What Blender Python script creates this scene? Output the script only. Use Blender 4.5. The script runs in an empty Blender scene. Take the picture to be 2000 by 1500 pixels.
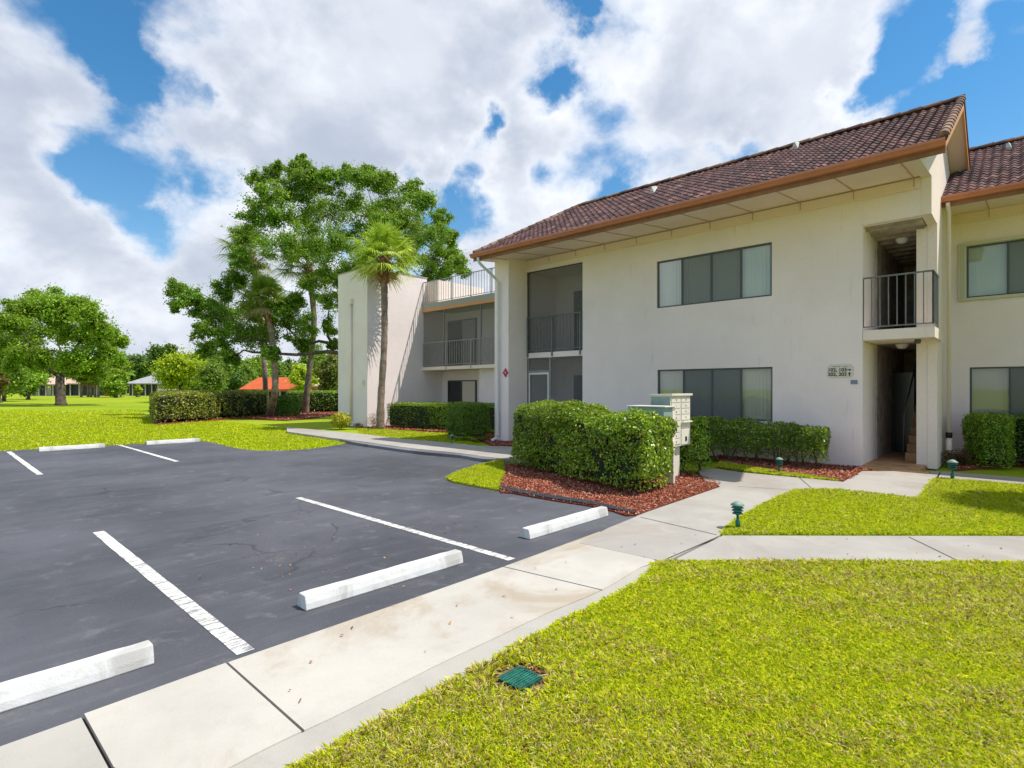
import bpy, bmesh, math, random
import numpy as np
from mathutils import Vector, Quaternion
random.seed(7); rng = np.random.default_rng(7)
H = 1.7                       # eye height; building dimensions below are in units of it
CF, SF, F = math.cos(math.radians(43)), math.sin(math.radians(43)), 1072.0
sc = bpy.context.scene
C = sc.collection

def G(px, py, z=0.0):         # a point of the survey sheet (2000x1500) on the level z, in metres
    d = (H - z) * F / (py - 760.0); l = (px - 1000.0) / F * d
    return (SF*l + CF*d, -CF*l + SF*d, z)
def P(px, py, d):             # same, at a given distance d ahead (m)
    l = (px - 1000.0) / F * d
    return np.array((SF*l + CF*d, -CF*l + SF*d, H + (760.0-py)/F*d))
CF, SF = math.cos(math.radians(43)), math.sin(math.radians(43))

# ------------------------------------------------------------------ materials
MATS = {}
def nodes(name):
    m = bpy.data.materials.new(name); m.use_nodes = True
    nt = m.node_tree; return m, nt, nt.nodes['Principled BSDF']
def mat(name, col, rough=.8, var=.0, vscale=3., bump=0., bscale=60., col2=None, spec=.3, metal=0., detail=6., rscale=None):
    m, nt, b = nodes(name)
    b.inputs['Roughness'].default_value = rough
    b.inputs['Specular IOR Level'].default_value = spec
    b.inputs['Metallic'].default_value = metal
    b.inputs['Base Color'].default_value = (*col, 1)
    tc = nt.nodes.new('ShaderNodeTexCoord')
    if var or col2:
        n = nt.nodes.new('ShaderNodeTexNoise'); n.inputs['Scale'].default_value = vscale; n.inputs['Detail'].default_value = detail
        n.inputs['Roughness'].default_value = .65
        nt.links.new(tc.outputs['Object'], n.inputs['Vector'])
        r = nt.nodes.new('ShaderNodeValToRGB')
        c2 = col2 or tuple(c*(1-var) for c in col)
        c1 = col if col2 else tuple(min(1, c*(1+var*.5)) for c in col)
        r.color_ramp.elements[0].position = .36; r.color_ramp.elements[0].color = (*c2, 1)
        r.color_ramp.elements[1].position = .64; r.color_ramp.elements[1].color = (*c1, 1)
        nt.links.new(n.outputs['Fac'], r.inputs['Fac']); nt.links.new(r.outputs['Color'], b.inputs['Base Color'])
    if bump:
        n2 = nt.nodes.new('ShaderNodeTexNoise'); n2.inputs['Scale'].default_value = bscale; n2.inputs['Detail'].default_value = 5
        nt.links.new(tc.outputs['Object'], n2.inputs['Vector'])
        bp = nt.nodes.new('ShaderNodeBump'); bp.inputs['Strength'].default_value = bump; bp.inputs['Distance'].default_value = .01
        nt.links.new(n2.outputs['Fac'], bp.inputs['Height']); nt.links.new(bp.outputs['Normal'], b.inputs['Normal'])
    MATS[name] = m; return m
class NB:                      # small node helper
    def __init__(s, nt): s.nt = nt
    def n(s, t, **kw):
        x = s.nt.nodes.new(t)
        for k, v in kw.items(): setattr(x, k, v)
        return x
    def put(s, sock, v):
        if isinstance(v, bpy.types.NodeSocket): s.nt.links.new(v, sock)
        elif v is not None: sock.default_value = v
    def math(s, op, a, b=None, c=None, clamp=False):
        x = s.n('ShaderNodeMath', operation=op, use_clamp=clamp)
        s.put(x.inputs[0], a); s.put(x.inputs[1], b); s.put(x.inputs[2], c); return x.outputs[0]
    def vmath(s, op, a, b=None):
        x = s.n('ShaderNodeVectorMath', operation=op); s.put(x.inputs[0], a); s.put(x.inputs[1], b)
        return x.outputs['Value'] if op in ('LENGTH', 'DISTANCE', 'DOT_PRODUCT') else x.outputs[0]
    def noise(s, vec, scale, detail=5, rough=.5, dist=0.):
        x = s.n('ShaderNodeTexNoise'); s.put(x.inputs['Vector'], vec); x.inputs['Scale'].default_value = scale
        x.inputs['Detail'].default_value = detail; x.inputs['Roughness'].default_value = rough; x.inputs['Distortion'].default_value = dist
        return x.outputs['Fac']
    def mix(s, f, a, b):
        x = s.n('ShaderNodeMix', data_type='RGBA'); s.put(x.inputs[0], f); s.put(x.inputs[6], a); s.put(x.inputs[7], b); return x.outputs[2]
    def ss(s, v, a, b):
        x = s.n('ShaderNodeMapRange', interpolation_type='SMOOTHSTEP'); s.put(x.inputs[0], v)
        x.inputs[1].default_value = a; x.inputs[2].default_value = b; return x.outputs[0]
    def bump(s, hgt, strength, dist=.01):
        x = s.n('ShaderNodeBump'); x.inputs['Strength'].default_value = strength; x.inputs['Distance'].default_value = dist
        s.put(x.inputs['Height'], hgt); return x.outputs[0]

def leafmat(name, trans=.35, rough=.5, spec=.35, gain=1.0):
    m, nt, b = nodes(name); k = NB(nt)
    a = k.n('ShaderNodeAttribute', attribute_name='Col')
    b.inputs['Roughness'].default_value = rough; b.inputs['Specular IOR Level'].default_value = spec
    nt.links.new(a.outputs['Color'], b.inputs['Base Color'])
    t = k.n('ShaderNodeBsdfTranslucent'); x = k.mix(.55, a.outputs['Color'], (.5, .6, .05, 1)); k.put(t.inputs['Color'], x)
    ms = k.n('ShaderNodeMixShader'); ms.inputs[0].default_value = trans
    nt.links.new(b.outputs[0], ms.inputs[1]); nt.links.new(t.outputs[0], ms.inputs[2])
    nt.links.new(ms.outputs[0], nt.nodes['Material Output'].inputs['Surface'])
    MATS[name] = m; return m
def stucco(name, col, dirt=.12):
    m, nt, b = nodes(name); k = NB(nt); tc = k.n('ShaderNodeTexCoord'); o = tc.outputs['Object']
    big = k.noise(o, .55, 5, .6); fine = k.noise(o, 45, 4, .6); med = k.noise(o, 6, 4, .6)
    mp = k.n('ShaderNodeMapping'); mp.inputs['Scale'].default_value = (3, 3, .35); k.put(mp.inputs['Vector'], o)
    streak = k.ss(k.noise(mp.outputs[0], 1.6, 6, .7), .58, .82)
    c = k.mix(k.ss(big, .35, .65), (*[x*.93 for x in col], 1), (*col, 1))
    c = k.mix(k.math('MULTIPLY', streak, dirt*2), c, (.42, .36, .28, 1))
    c = k.mix(k.math('MULTIPLY', k.ss(fine, .42, .70), .22), c, (*[x*.65 for x in col], 1))
    k.put(b.inputs['Base Color'], c); b.inputs['Roughness'].default_value = .92; b.inputs['Specular IOR Level'].default_value = .15
    hh = k.math('ADD', k.math('MULTIPLY', fine, .6), k.math('MULTIPLY', med, .6))
    k.put(b.inputs['Normal'], k.bump(hh, .55, .02)); MATS[name] = m; return m
def concrete(name, col, stain=None, speck=.5, sscale=.62):
    m, nt, b = nodes(name); k = NB(nt); tc = k.n('ShaderNodeTexCoord'); o = tc.outputs['Object']
    big = k.noise(o, .8, 6, .6); med = k.noise(o, 5, 6, .65); fine = k.noise(o, 90, 3, .6)
    c = k.mix(k.ss(big, .35, .65), (*[x*.86 for x in col], 1), (*col, 1))
    c = k.mix(k.math('MULTIPLY', k.ss(med, .5, .75), .35), c, (*[x*.72 for x in col], 1))
    c = k.mix(k.math('MULTIPLY', k.ss(fine, .55, .8), .4*speck), c, (*[x*.6 for x in col], 1))
    if stain:
        s_ = k.ss(k.noise(o, sscale, 6, .66, .7), .47, .63)
        c = k.mix(k.math('MULTIPLY', s_, .75), c, (*stain, 1))
    pits = k.ss(k.noise(o, 17, 5, .8), .70, .76)
    c = k.mix(k.math('MULTIPLY', pits, .5), c, (.22, .2, .18, 1))
    k.put(b.inputs['Base Color'], c); b.inputs['Roughness'].default_value = .9; b.inputs['Specular IOR Level'].default_value = .2
    k.put(b.inputs['Normal'], k.bump(k.math('ADD', fine, k.math('MULTIPLY', med, 1.2)), .35, .006)); MATS[name] = m; return m
def asphalt():
    m, nt, b = nodes('asphalt'); k = NB(nt); tc = k.n('ShaderNodeTexCoord'); o = tc.outputs['Object']
    big = k.noise(o, .35, 6, .62); med = k.noise(o, 3, 7, .7, .3); fine = k.noise(o, 60, 5, .8)
    mp = k.n('ShaderNodeMapping'); mp.inputs['Scale'].default_value = (.25, 2.2, 1); mp.inputs['Rotation'].default_value = (0, 0, .25); k.put(mp.inputs['Vector'], o)
    st = k.noise(mp.outputs[0], 2.2, 9, .72, .1)
    c = k.mix(k.ss(big, .35, .65), (.060, .062, .073, 1), (.104, .106, .122, 1))
    c = k.mix(k.math('MULTIPLY', k.ss(st, .50, .74), .42), c, (.16, .16, .17, 1))
    c = k.mix(k.math('MULTIPLY', k.ss(med, .54, .70), .38), c, (.21, .205, .20, 1))
    c = k.mix(k.math('MULTIPLY', k.ss(fine, .56, .74), .75), c, (.26, .25, .25, 1))
    v = k.n('ShaderNodeTexVoronoi', feature='DISTANCE_TO_EDGE'); v.inputs['Scale'].default_value = .45
    wv = k.vmath('ADD', o, k.vmath('SCALE', o)); 
    nz = k.n('ShaderNodeTexNoise'); nz.inputs['Scale'].default_value = 1.4; nz.inputs['Detail'].default_value = 6; k.put(nz.inputs['Vector'], o)
    wp = k.n('ShaderNodeVectorMath', operation='MULTIPLY_ADD'); k.put(wp.inputs[0], nz.outputs['Color']); wp.inputs[1].default_value = (1.2, 1.2, 0); k.put(wp.inputs[2], o)
    k.put(v.inputs['Vector'], wp.outputs[0])
    crack = k.math('SUBTRACT', 1., k.ss(v.outputs['Distance'], .0, .012))
    crack = k.math('MULTIPLY', crack, k.ss(k.noise(o, .5, 3, .5), .48, .6))
    c = k.mix(k.math('MULTIPLY', crack, .55), c, (.02, .02, .022, 1))
    k.put(b.inputs['Base Color'], c); b.inputs['Roughness'].default_value = .78; b.inputs['Specular IOR Level'].default_value = .35
    k.put(b.inputs['Normal'], k.bump(k.math('ADD', fine, med), .45, .006)); MATS['asphalt'] = m; return m
def paint():
    m, nt, b = nodes('worn_paint'); k = NB(nt); tc = k.n('ShaderNodeTexCoord'); o = tc.outputs['Object']
    mp = k.n('ShaderNodeMapping'); mp.inputs['Scale'].default_value = (.5, 3.2, 1); mp.inputs['Rotation'].default_value = (0, 0, .5); k.put(mp.inputs['Vector'], o)
    w = k.math('MULTIPLY', k.ss(k.noise(mp.outputs[0], 9, 9, .82), .49, .54), k.ss(k.noise(o, .9, 3, .5), .34, .50)); f = k.ss(k.noise(o, 60, 4, .7), .6, .72)
    c = k.mix(w, (.74, .73, .68, 1), (.22, .21, .21, 1)); c = k.mix(k.math('MULTIPLY', f, .7), c, (.25, .24, .24, 1))
    k.put(b.inputs['Base Color'], c); b.inputs['Roughness'].default_value = .85; MATS['paint'] = m
def lawnmat():
    m, nt, b = nodes('lawn'); k = NB(nt); tc = k.n('ShaderNodeTexCoord'); o = tc.outputs['Object']
    big = k.noise(o, .12, 5, .6); med = k.noise(o, 1.6, 6, .65); fine = k.noise(o, 30, 5, .75)
    c = k.mix(k.ss(big, .35, .65), (.24, .34, .012, 1), (.34, .42, .018, 1))
    c = k.mix(k.math('MULTIPLY', k.ss(med, .5, .75), .5), c, (.40, .38, .05, 1))
    c = k.mix(k.math('MULTIPLY', k.ss(fine, .40, .70), .40), c, (.16, .22, .008, 1))
    k.put(b.inputs['Base Color'], c); b.inputs['Roughness'].default_value = .95; b.inputs['Specular IOR Level'].default_value = .1
    k.put(b.inputs['Normal'], k.bump(k.math('ADD', fine, med), .6, .05)); MATS['lawn'] = m
def screenmat(name, col, alpha):
    m, nt, b = nodes(name); k = NB(nt); b.inputs['Base Color'].default_value = (*col, 1); b.inputs['Roughness'].default_value = .8
    t = k.n('ShaderNodeBsdfTransparent'); ms = k.n('ShaderNodeMixShader'); ms.inputs[0].default_value = alpha
    nt.links.new(t.outputs[0], ms.inputs[1]); nt.links.new(b.outputs[0], ms.inputs[2])
    nt.links.new(ms.outputs[0], nt.nodes['Material Output'].inputs['Surface']); MATS[name] = m
def glassmat():
    m, nt, b = nodes('window_glass'); k = NB(nt)
    t = k.n('ShaderNodeBsdfTransparent'); t.inputs[0].default_value = (.80, .86, .84, 1)
    g = k.n('ShaderNodeBsdfGlossy'); g.inputs['Roughness'].default_value = .03
    fr = k.n('ShaderNodeFresnel'); fr.inputs[0].default_value = 1.9
    ms = k.n('ShaderNodeMixShader'); k.put(ms.inputs[0], fr.outputs[0]); nt.links.new(t.outputs[0], ms.inputs[1]); nt.links.new(g.outputs[0], ms.inputs[2])
    nt.links.new(ms.outputs[0], nt.nodes['Material Output'].inputs['Surface']); MATS['glass'] = m
def tilemat():
    m, nt, b = nodes('clay_tile'); k = NB(nt); tc = k.n('ShaderNodeTexCoord'); o = tc.outputs['Object']
    a = k.n('ShaderNodeAttribute', attribute_name='Col')
    sp = k.ss(k.noise(o, 16, 6, .75), .56, .68); dk = k.ss(k.noise(o, 2.2, 6, .7), .42, .62)
    c = k.mix(k.math('MULTIPLY', dk, .75), a.outputs['Color'], (.035, .022, .024, 1))
    c = k.mix(k.math('MULTIPLY', sp, .40), c, (.24, .17, .16, 1))
    k.put(b.inputs['Base Color'], c); b.inputs['Roughness'].default_value = .88; b.inputs['Specular IOR Level'].default_value = .2
    k.put(b.inputs['Normal'], k.bump(k.noise(o, 60, 4, .6), .3, .01)); MATS['tile'] = m

stucco('wall', (.95, .81, .775), .28); stucco('wall_wing', (.91, .79, .78), .28); stucco('soffit', (.97, .76, .68), .10); stucco('cream', (.92, .77, .68), .2)
asphalt(); paint(); lawnmat(); glassmat(); tilemat()
screenmat('screen', (.19, .18, .175), .46); screenmat('window_screen', (.20, .21, .21), .55)
concrete('new_concrete', (.55, .51, .45), (.38, .30, .21)); concrete('grey_concrete', (.46, .43, .38)); concrete('old_concrete', (.43, .40, .36), (.34, .30, .26))
concrete('kerb', (.22, .22, .235), (.10, .10, .11), speck=1.); concrete('stop', (.74, .73, .70), (.42, .40, .37), speck=.9, sscale=2.2)
mat('gutter', (.52, .19, .105), .45, .1, 2); mat('fascia', (.30, .14, .085), .6, .2, 3); mat('orange_trim', (.62, .30, .12), .6)
mat('bronze', (.075, .08, .085), .45, spec=.5); mat('rail', (.17, .18, .18), .5, .2, 6); mat('rail_light', (.34, .33, .31), .5, .2, 6)
mat('blind', (.66, .56, .46), .8); mat('blind_pale', (.74, .75, .69), .8); mat('dark_door', (.03, .03, .032), .18, spec=.6)
mat('dark_room', (.02, .018, .018), .9); mat('shutter', (.60, .58, .42), .6); mat('white_metal', (.75, .75, .73), .4); mat('vent', (.50, .49, .47), .6)
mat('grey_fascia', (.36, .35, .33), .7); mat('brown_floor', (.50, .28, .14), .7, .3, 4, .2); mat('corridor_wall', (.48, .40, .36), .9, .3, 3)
mat('mailbox', (.74, .70, .60), .45, .08, 3); mat('mailbox_green', (.28, .38, .36), .45, .15, 4); mat('black', (.015, .015, .015), .5); mat('grey_ink', (.30, .29, .28), .7)
mat('sign', (.70, .64, .53), .7); mat('blue_plate', (.20, .24, .32), .5); mat('red_sign', (.50, .02, .08), .5); mat('white', (.8, .8, .8), .6)
mat('lamp_green', (.03, .16, .12), .45, .4, 9); mat('lamp_cap', (.25, .36, .30), .5, .3, 9); mat('drain', (.01, .09, .07), .45, .4, 20); mat('drain_light', (.03, .18, .13), .6, .4, 30)
mat('bark', (.13, .10, .08), .95, .5, 5, .8, 14); mat('palm_bark', (.27, .20, .155), .95, .45, 4, .9, 16); mat('boots', (.34, .15, .07), .95, .5, 8, .8, 20)
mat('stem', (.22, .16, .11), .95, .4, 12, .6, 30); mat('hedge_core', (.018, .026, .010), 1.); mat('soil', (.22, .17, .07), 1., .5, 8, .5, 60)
mat('mulch_base', (.20, .05, .025), 1., .5, 20, .8, 50); mat('seal', (.035, .035, .045), .8, .3, 6, .4)
mat('tan_roof', (.66, .46, .36), .9, .25, 1.5); mat('grey_roof', (.38, .38, .40), .9, .2, 1.5); mat('orange_roof', (.62, .13, .05), .85, .15, 1.5); mat('house_wall', (.45, .40, .33), .9)
mat('house_dark', (.03, .035, .04), .4); mat('seam', (.55, .40, .28), .9); mat('joint', (.06, .05, .045), 1.); mat('terracotta', (.45, .1, .03), .8)
leafmat('leaf'); leafmat('hedge_leaf', .34, .34, .5); leafmat('grass', .42, .6, .15); leafmat('chips', 0, .95, .05)

# ------------------------------------------------------------------ meshes
ORG = {}
class MB:
    def __init__(s): s.v = []; s.f = []; s.sm = []
    def add(s, vs, fs, smooth=False):
        o = len(s.v); s.v += [tuple(v) for v in vs]; s.f += [tuple(i+o for i in f) for f in fs]; s.sm += [smooth]*len(fs)
    def box(s, x0, x1, y0, y1, z0, z1, k=H):
        vs = [(x*k, y*k, z*k) for x in (x0, x1) for y in (y0, y1) for z in (z0, z1)]
        s.add(vs, [(0,1,3,2),(4,6,7,5),(0,4,5,1),(2,3,7,6),(0,2,6,4),(1,5,7,3)])
    def quad(s, *p, k=H): s.add([tuple(c*k for c in q) for q in p], [tuple(range(len(p)))])
    def prism(s, pts, axis, a, b, k=H):         # polygon pts in the two other axes, extruded along axis from a to b
        n = len(pts)
        def mk(p, t):
            return {'x': (t, p[0], p[1]), 'y': (p[0], t, p[1]), 'z': (p[0], p[1], t)}[axis]
        vs = [tuple(c*k for c in mk(p, a)) for p in pts] + [tuple(c*k for c in mk(p, b)) for p in pts]
        s.add(vs, [tuple(range(n))[::-1], tuple(range(n, 2*n))] + [(i, (i+1) % n, (i+1) % n+n, i+n) for i in range(n)])
    def tube(s, pts, rad, n=8, cap=True):
        pts = [Vector(p) for p in pts]; rings = []
        if not hasattr(rad, '__len__'): rad = [rad]*len(pts)
        vs = []; ref = Vector((.31, .17, .93))
        for i, p in enumerate(pts):
            t = (pts[min(i+1, len(pts)-1)] - pts[max(i-1, 0)]).normalized()
            a = t.cross(ref if abs(t.dot(ref)) < .95 else Vector((1, 0, 0))).normalized(); b = t.cross(a)
            for j in range(n):
                w = 2*math.pi*j/n; vs.append(p + (a*math.cos(w) + b*math.sin(w))*rad[i])
        fs = [(i*n+j, i*n+(j+1) % n, (i+1)*n+(j+1) % n, (i+1)*n+j) for i in range(len(pts)-1) for j in range(n)]
        if cap: fs += [tuple(range(n))[::-1], tuple(range((len(pts)-1)*n, len(pts)*n))]
        s.add(vs, fs, True)
    def lathe(s, cx, cy, prof, n=20, smooth=True):
        vs = [(cx+r*math.cos(2*math.pi*j/n), cy+r*math.sin(2*math.pi*j/n), z) for r, z in prof for j in range(n)]
        fs = [(i*n+j, i*n+(j+1) % n, (i+1)*n+(j+1) % n, (i+1)*n+j) for i in range(len(prof)-1) for j in range(n)]
        s.add(vs, fs, smooth)
    def build(s, name, m, parent=None, bevel=0, label=None):
        me = bpy.data.meshes.new(name); o = bpy.data.objects.new(name, me); C.objects.link(o)
        og = (0, 0, 0)
        if parent is not None: o.parent = parent; og = ORG[parent.name]; ORG[o.name] = og
        me.from_pydata([(v[0]-og[0], v[1]-og[1], v[2]-og[2]) for v in s.v], [], s.f)
        me.polygons.foreach_set('use_smooth', s.sm)
        bm = bmesh.new(); bm.from_mesh(me); bmesh.ops.recalc_face_normals(bm, faces=bm.faces); bm.to_mesh(me); bm.free()
        me.materials.append(MATS[m]); me.update()
        if bevel:
            bv = o.modifiers.new('bevel', 'BEVEL'); bv.width = bevel; bv.segments = 2; bv.limit_method = 'ANGLE'
        if label: o['label'] = label
        if parent is None: ORG[o.name] = og
        return o
def npmesh(name, V, nper, cols, m, parent=None):   # V: (N, nper, 3) one face per item; cols (N,3)
    N = len(V); og = ORG[parent.name] if parent is not None else (0, 0, 0)
    me = bpy.data.meshes.new(name); co = (V.reshape(-1, 3) - np.array(og)).astype(np.float32)
    me.vertices.add(N*nper); me.vertices.foreach_set('co', co.ravel())
    me.loops.add(N*nper); me.loops.foreach_set('vertex_index', np.arange(N*nper, dtype=np.int32))
    me.polygons.add(N); me.polygons.foreach_set('loop_start', np.arange(0, N*nper, nper, dtype=np.int32))
    me.polygons.foreach_set('loop_total', np.full(N, nper, dtype=np.int32))
    at = me.color_attributes.new('Col', 'FLOAT_COLOR', 'POINT')
    cc = np.ones((N, nper, 4), np.float32); cc[:, :, :3] = cols[:, None, :]; at.data.foreach_set('color', cc.ravel())
    me.update(calc_edges=True); me.validate()
    me.materials.append(MATS[m]); o = bpy.data.objects.new(name, me); C.objects.link(o)
    if parent is not None: o.parent = parent; ORG[o.name] = og
    else: ORG[o.name] = og
    return o
def tag(o, label=None, cat=None, group=None, kind=None):
    for k, v in (('label', label), ('category', cat), ('group', group), ('kind', kind)):
        if v: o[k] = v
    return o
def thing(name, label, cat, loc, group=None):
    o = bpy.data.objects.new(name, None); C.objects.link(o); o.location = loc; o.empty_display_size = .2; ORG[o.name] = tuple(loc)
    return tag(o, label, cat, group)
def copy_tree(o, parent=None):
    c = o.copy(); C.objects.link(c); c.parent = parent
    for ch in [q for q in bpy.data.objects if q.parent == o]: copy_tree(ch, c)
    return c
def unit(v): return v/np.maximum(np.linalg.norm(v, axis=-1, keepdims=True), 1e-9)
def leafquads(p, nrm, L, Wd, fold=.12):
    N = len(p); t = unit(np.cross(nrm, unit(rng.normal(size=(N, 3))))); b = np.cross(nrm, t)
    L = (np.asarray(L)*np.ones(N))[:, None]; Wd = (np.asarray(Wd)*np.ones(N))[:, None]
    return np.stack([p-t*L/2, p+b*Wd/2+nrm*L*fold, p+t*L/2, p-b*Wd/2+nrm*L*fold], 1)
def snoise(p, s, seed=0):     # cheap smooth noise, about -1..1
    r = np.random.default_rng(seed); o = np.zeros(len(p))
    for i in range(6):
        k = unit(r.normal(size=3))*s*(.6+.35*i); o += np.sin(p @ k + r.uniform(0, 6.28))/(1+.35*i)
    return o/3.
def palette(n, cols, w, jit=.18, per=None):
    idx = rng.choice(len(cols), n, p=np.array(w)/sum(w)); c = np.array(cols)[idx]
    return np.clip(c*(1+rng.normal(size=(n, 1))*jit), .001, 1)
def inpoly(x, y, poly):
    ins = np.zeros(len(x), bool); n = len(poly)
    for i in range(n):
        x0, y0 = poly[i]; x1, y1 = poly[(i+1) % n]
        c = ((y0 > y) != (y1 > y)); xi = (x1-x0)*(y-y0)/((y1-y0) if y1 != y0 else 1e-9)+x0
        ins ^= c & (x < xi)
    return ins
def edgedist(x, y, poly):
    best = np.full(len(x), 1e9); nx = np.zeros(len(x)); ny = np.zeros(len(x)); n = len(poly)
    for i in range(n):
        a = np.array(poly[i]); b = np.array(poly[(i+1) % n]); ab = b-a
        t = np.clip(((x-a[0])*ab[0]+(y-a[1])*ab[1])/(ab@ab), 0, 1); dx = a[0]+t*ab[0]-x; dy = a[1]+t*ab[1]-y; d = np.hypot(dx, dy)
        u = d < best; best[u] = d[u]; nx[u] = (dx/np.maximum(d, 1e-6))[u]; ny[u] = (dy/np.maximum(d, 1e-6))[u]
    return best, nx, ny

# ------------------------------------------------------------------ world, sun, camera
SUND = Vector((-.31, .48, -1.)).normalized()
w = bpy.data.worlds.new('World'); sc.world = w; w.use_nodes = True
k = NB(w.node_tree); bg = w.node_tree.nodes['Background']; bg.inputs['Strength'].default_value = .1
sky = k.n('ShaderNodeTexSky', sky_type='NISHITA'); sky.sun_disc = False; sky.sun_elevation = math.radians(60)
sky.sun_rotation = math.atan2(.31, -.48); sky.air_density = 1.; sky.dust_density = .3; sky.ozone_density = 2.5
tc = k.n('ShaderNodeTexCoord'); D = tc.outputs['Generated']
sx = k.n('ShaderNodeSeparateXYZ'); k.put(sx.inputs[0], D)
zz = k.math('ADD', k.math('MAXIMUM', sx.outputs[2], 0.), .22)
cx = k.n('ShaderNodeCombineXYZ'); k.put(cx.inputs[0], k.math('DIVIDE', sx.outputs[0], zz)); k.put(cx.inputs[1], k.math('DIVIDE', sx.outputs[1], zz)); PL = cx.outputs[0]
def cdens(v):
    a = k.noise(v, 3.4, 10, .52, .15); b = k.noise(v, 9.5, 9, .56, .1)
    return k.math('ADD', k.math('MULTIPLY', a, 1.25), k.math('MULTIPLY', b, .60))
mpD = k.n('ShaderNodeMapping'); mpD.inputs['Scale'].default_value = (1, 1, 1.45); k.put(mpD.inputs['Vector'], D); DI = mpD.outputs[0]
dens = cdens(DI)
nzw = k.n('ShaderNodeTexNoise'); nzw.inputs['Scale'].default_value = 7.; nzw.inputs['Detail'].default_value = 8; nzw.inputs['Roughness'].default_value = .62; k.put(nzw.inputs['Vector'], D)
wf = k.n('ShaderNodeVectorMath', operation='MULTIPLY_ADD'); k.put(wf.inputs[0], nzw.outputs['Color']); wf.inputs[1].default_value = (.16, .16, .16); k.put(wf.inputs[2], D)
DW = k.vmath('ADD', wf.outputs[0], (-.08, -.08, -.08))
# openings and thick banks of the cloud cover, by direction in the sky
gaps = [(210,70,40,.9),(275,150,42,.9),(255,225,24,.5),(175,20,35,.7),(400,195,28,.7),(185,300,52,.75),(115,300,30,.55),(330,325,46,.8),(240,395,42,.9),(290,475,38,.7),(205,350,30,.6),
        (425,345,35,.5),(872,415,58,1.0),(910,335,42,.95),(940,250,30,.85),(955,220,25,.5),(790,330,28,.5),(1085,150,30,.85),(1060,320,26,.4),(1115,10,36,.8),(1140,40,22,.5),(930,440,30,.5),(1215,385,35,.7),(1090,420,28,.5),
        (1765,45,46,.9),(1742,120,42,.85),(1715,175,32,.7),(1590,175,16,.5),(1430,300,32,.8),(1650,190,30,.5),(1960,215,70,1.),(1880,230,55,.85),(2050,150,60,.7),(1970,20,26,.5),(1990,110,22,.4),(1800,235,36,.6),(480,230,20,.3)]
banks = [(620,120,200,.42),(780,200,120,.3),(60,150,120,.36),(330,270,66,.35),(130,560,190,.3),(420,440,110,.4),(1300,200,200,.45),(1500,120,150,.4),(1020,330,90,.3),(1870,75,62,.62),(1935,115,55,.6),(1620,90,60,.3),(950,80,120,.35),(520,300,110,.3),(350,600,200,.25),(760,250,120,.25),(60,430,100,.35),(1050,540,110,.3),(1600,220,90,.25)]
def lobe(px, py, r, amp):
    v = Vector(P(px, py, 1.)) - Vector((0, 0, H)); v.normalize()
    d = k.vmath('DISTANCE', DW, tuple(v)); x = k.math('DIVIDE', d, r/F*1.12)
    e = k.math('EXPONENT', k.math('MULTIPLY', k.math('MULTIPLY', x, x), -1.)); return k.math('MULTIPLY', e, amp)
tot = k.math('ADD', dens, -.885)
for g_ in gaps: tot = k.math('SUBTRACT', tot, k.math('MULTIPLY', lobe(*g_), .40))
for g_ in banks: tot = k.math('ADD', tot, k.math('MULTIPLY', lobe(*g_), .34))
cover = k.ss(tot, -.13, .17)
thick = k.ss(tot, .03, .38)
shade = k.noise(k.vmath('ADD', DI, (.05, -.08, .1)), 4.2, 8, .55, .2)
puff = k.ss(k.noise(DI, 11., 7, .55, .1), .42, .62)
white = k.mix(k.ss(shade, .34, .66), (4.5, 4.9, 5.7, 1), (6.7, 6.9, 7.3, 1))
white = k.mix(k.math('MULTIPLY', puff, .35), white, (7.7, 7.8, 8.0, 1))
ccol = k.mix(k.math('MULTIPLY', thick, k.math('SUBTRACT', .95, k.math('MULTIPLY', k.ss(shade, .35, .65), .45))), white, (3.4, 3.85, 4.7, 1))
hz = k.math('SUBTRACT', 1., k.ss(sx.outputs[2], .0, .5))
tint = k.mix(hz, (.42, .92, 1.10, 1), (.88, 1.02, 1.02, 1))
mm = k.n('ShaderNodeMix', data_type='RGBA', blend_type='MULTIPLY'); mm.inputs[0].default_value = 1.; k.put(mm.inputs[6], sky.outputs[0]); k.put(mm.inputs[7], tint)
final = k.mix(cover, mm.outputs[2], ccol)
k.put(bg.inputs['Color'], final)

sl = bpy.data.lights.new('sun', 'SUN'); sl.energy = 3.25; sl.angle = math.radians(.5); sl.color = (1, .95, .86)
so = bpy.data.objects.new('sun', sl); C.objects.link(so); so.rotation_euler = SUND.to_track_quat('-Z', 'Y').to_euler(); so.location = (10, -15, 30)
cam = bpy.data.cameras.new('camera'); co = bpy.data.objects.new('camera', cam); C.objects.link(co); sc.camera = co
co.location = (0, 0, H); co.rotation_euler = (math.radians(90), 0, math.radians(-47)); cam.sensor_width = 36; cam.lens = F/2000*36
cam.shift_y = .005; cam.clip_end = 3000; cam.clip_start = .05
vs = sc.view_settings; vs.view_transform = 'Standard'; vs.look = 'None'; vs.exposure = .60; vs.gamma = 1; vs.use_curve_mapping = False

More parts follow.
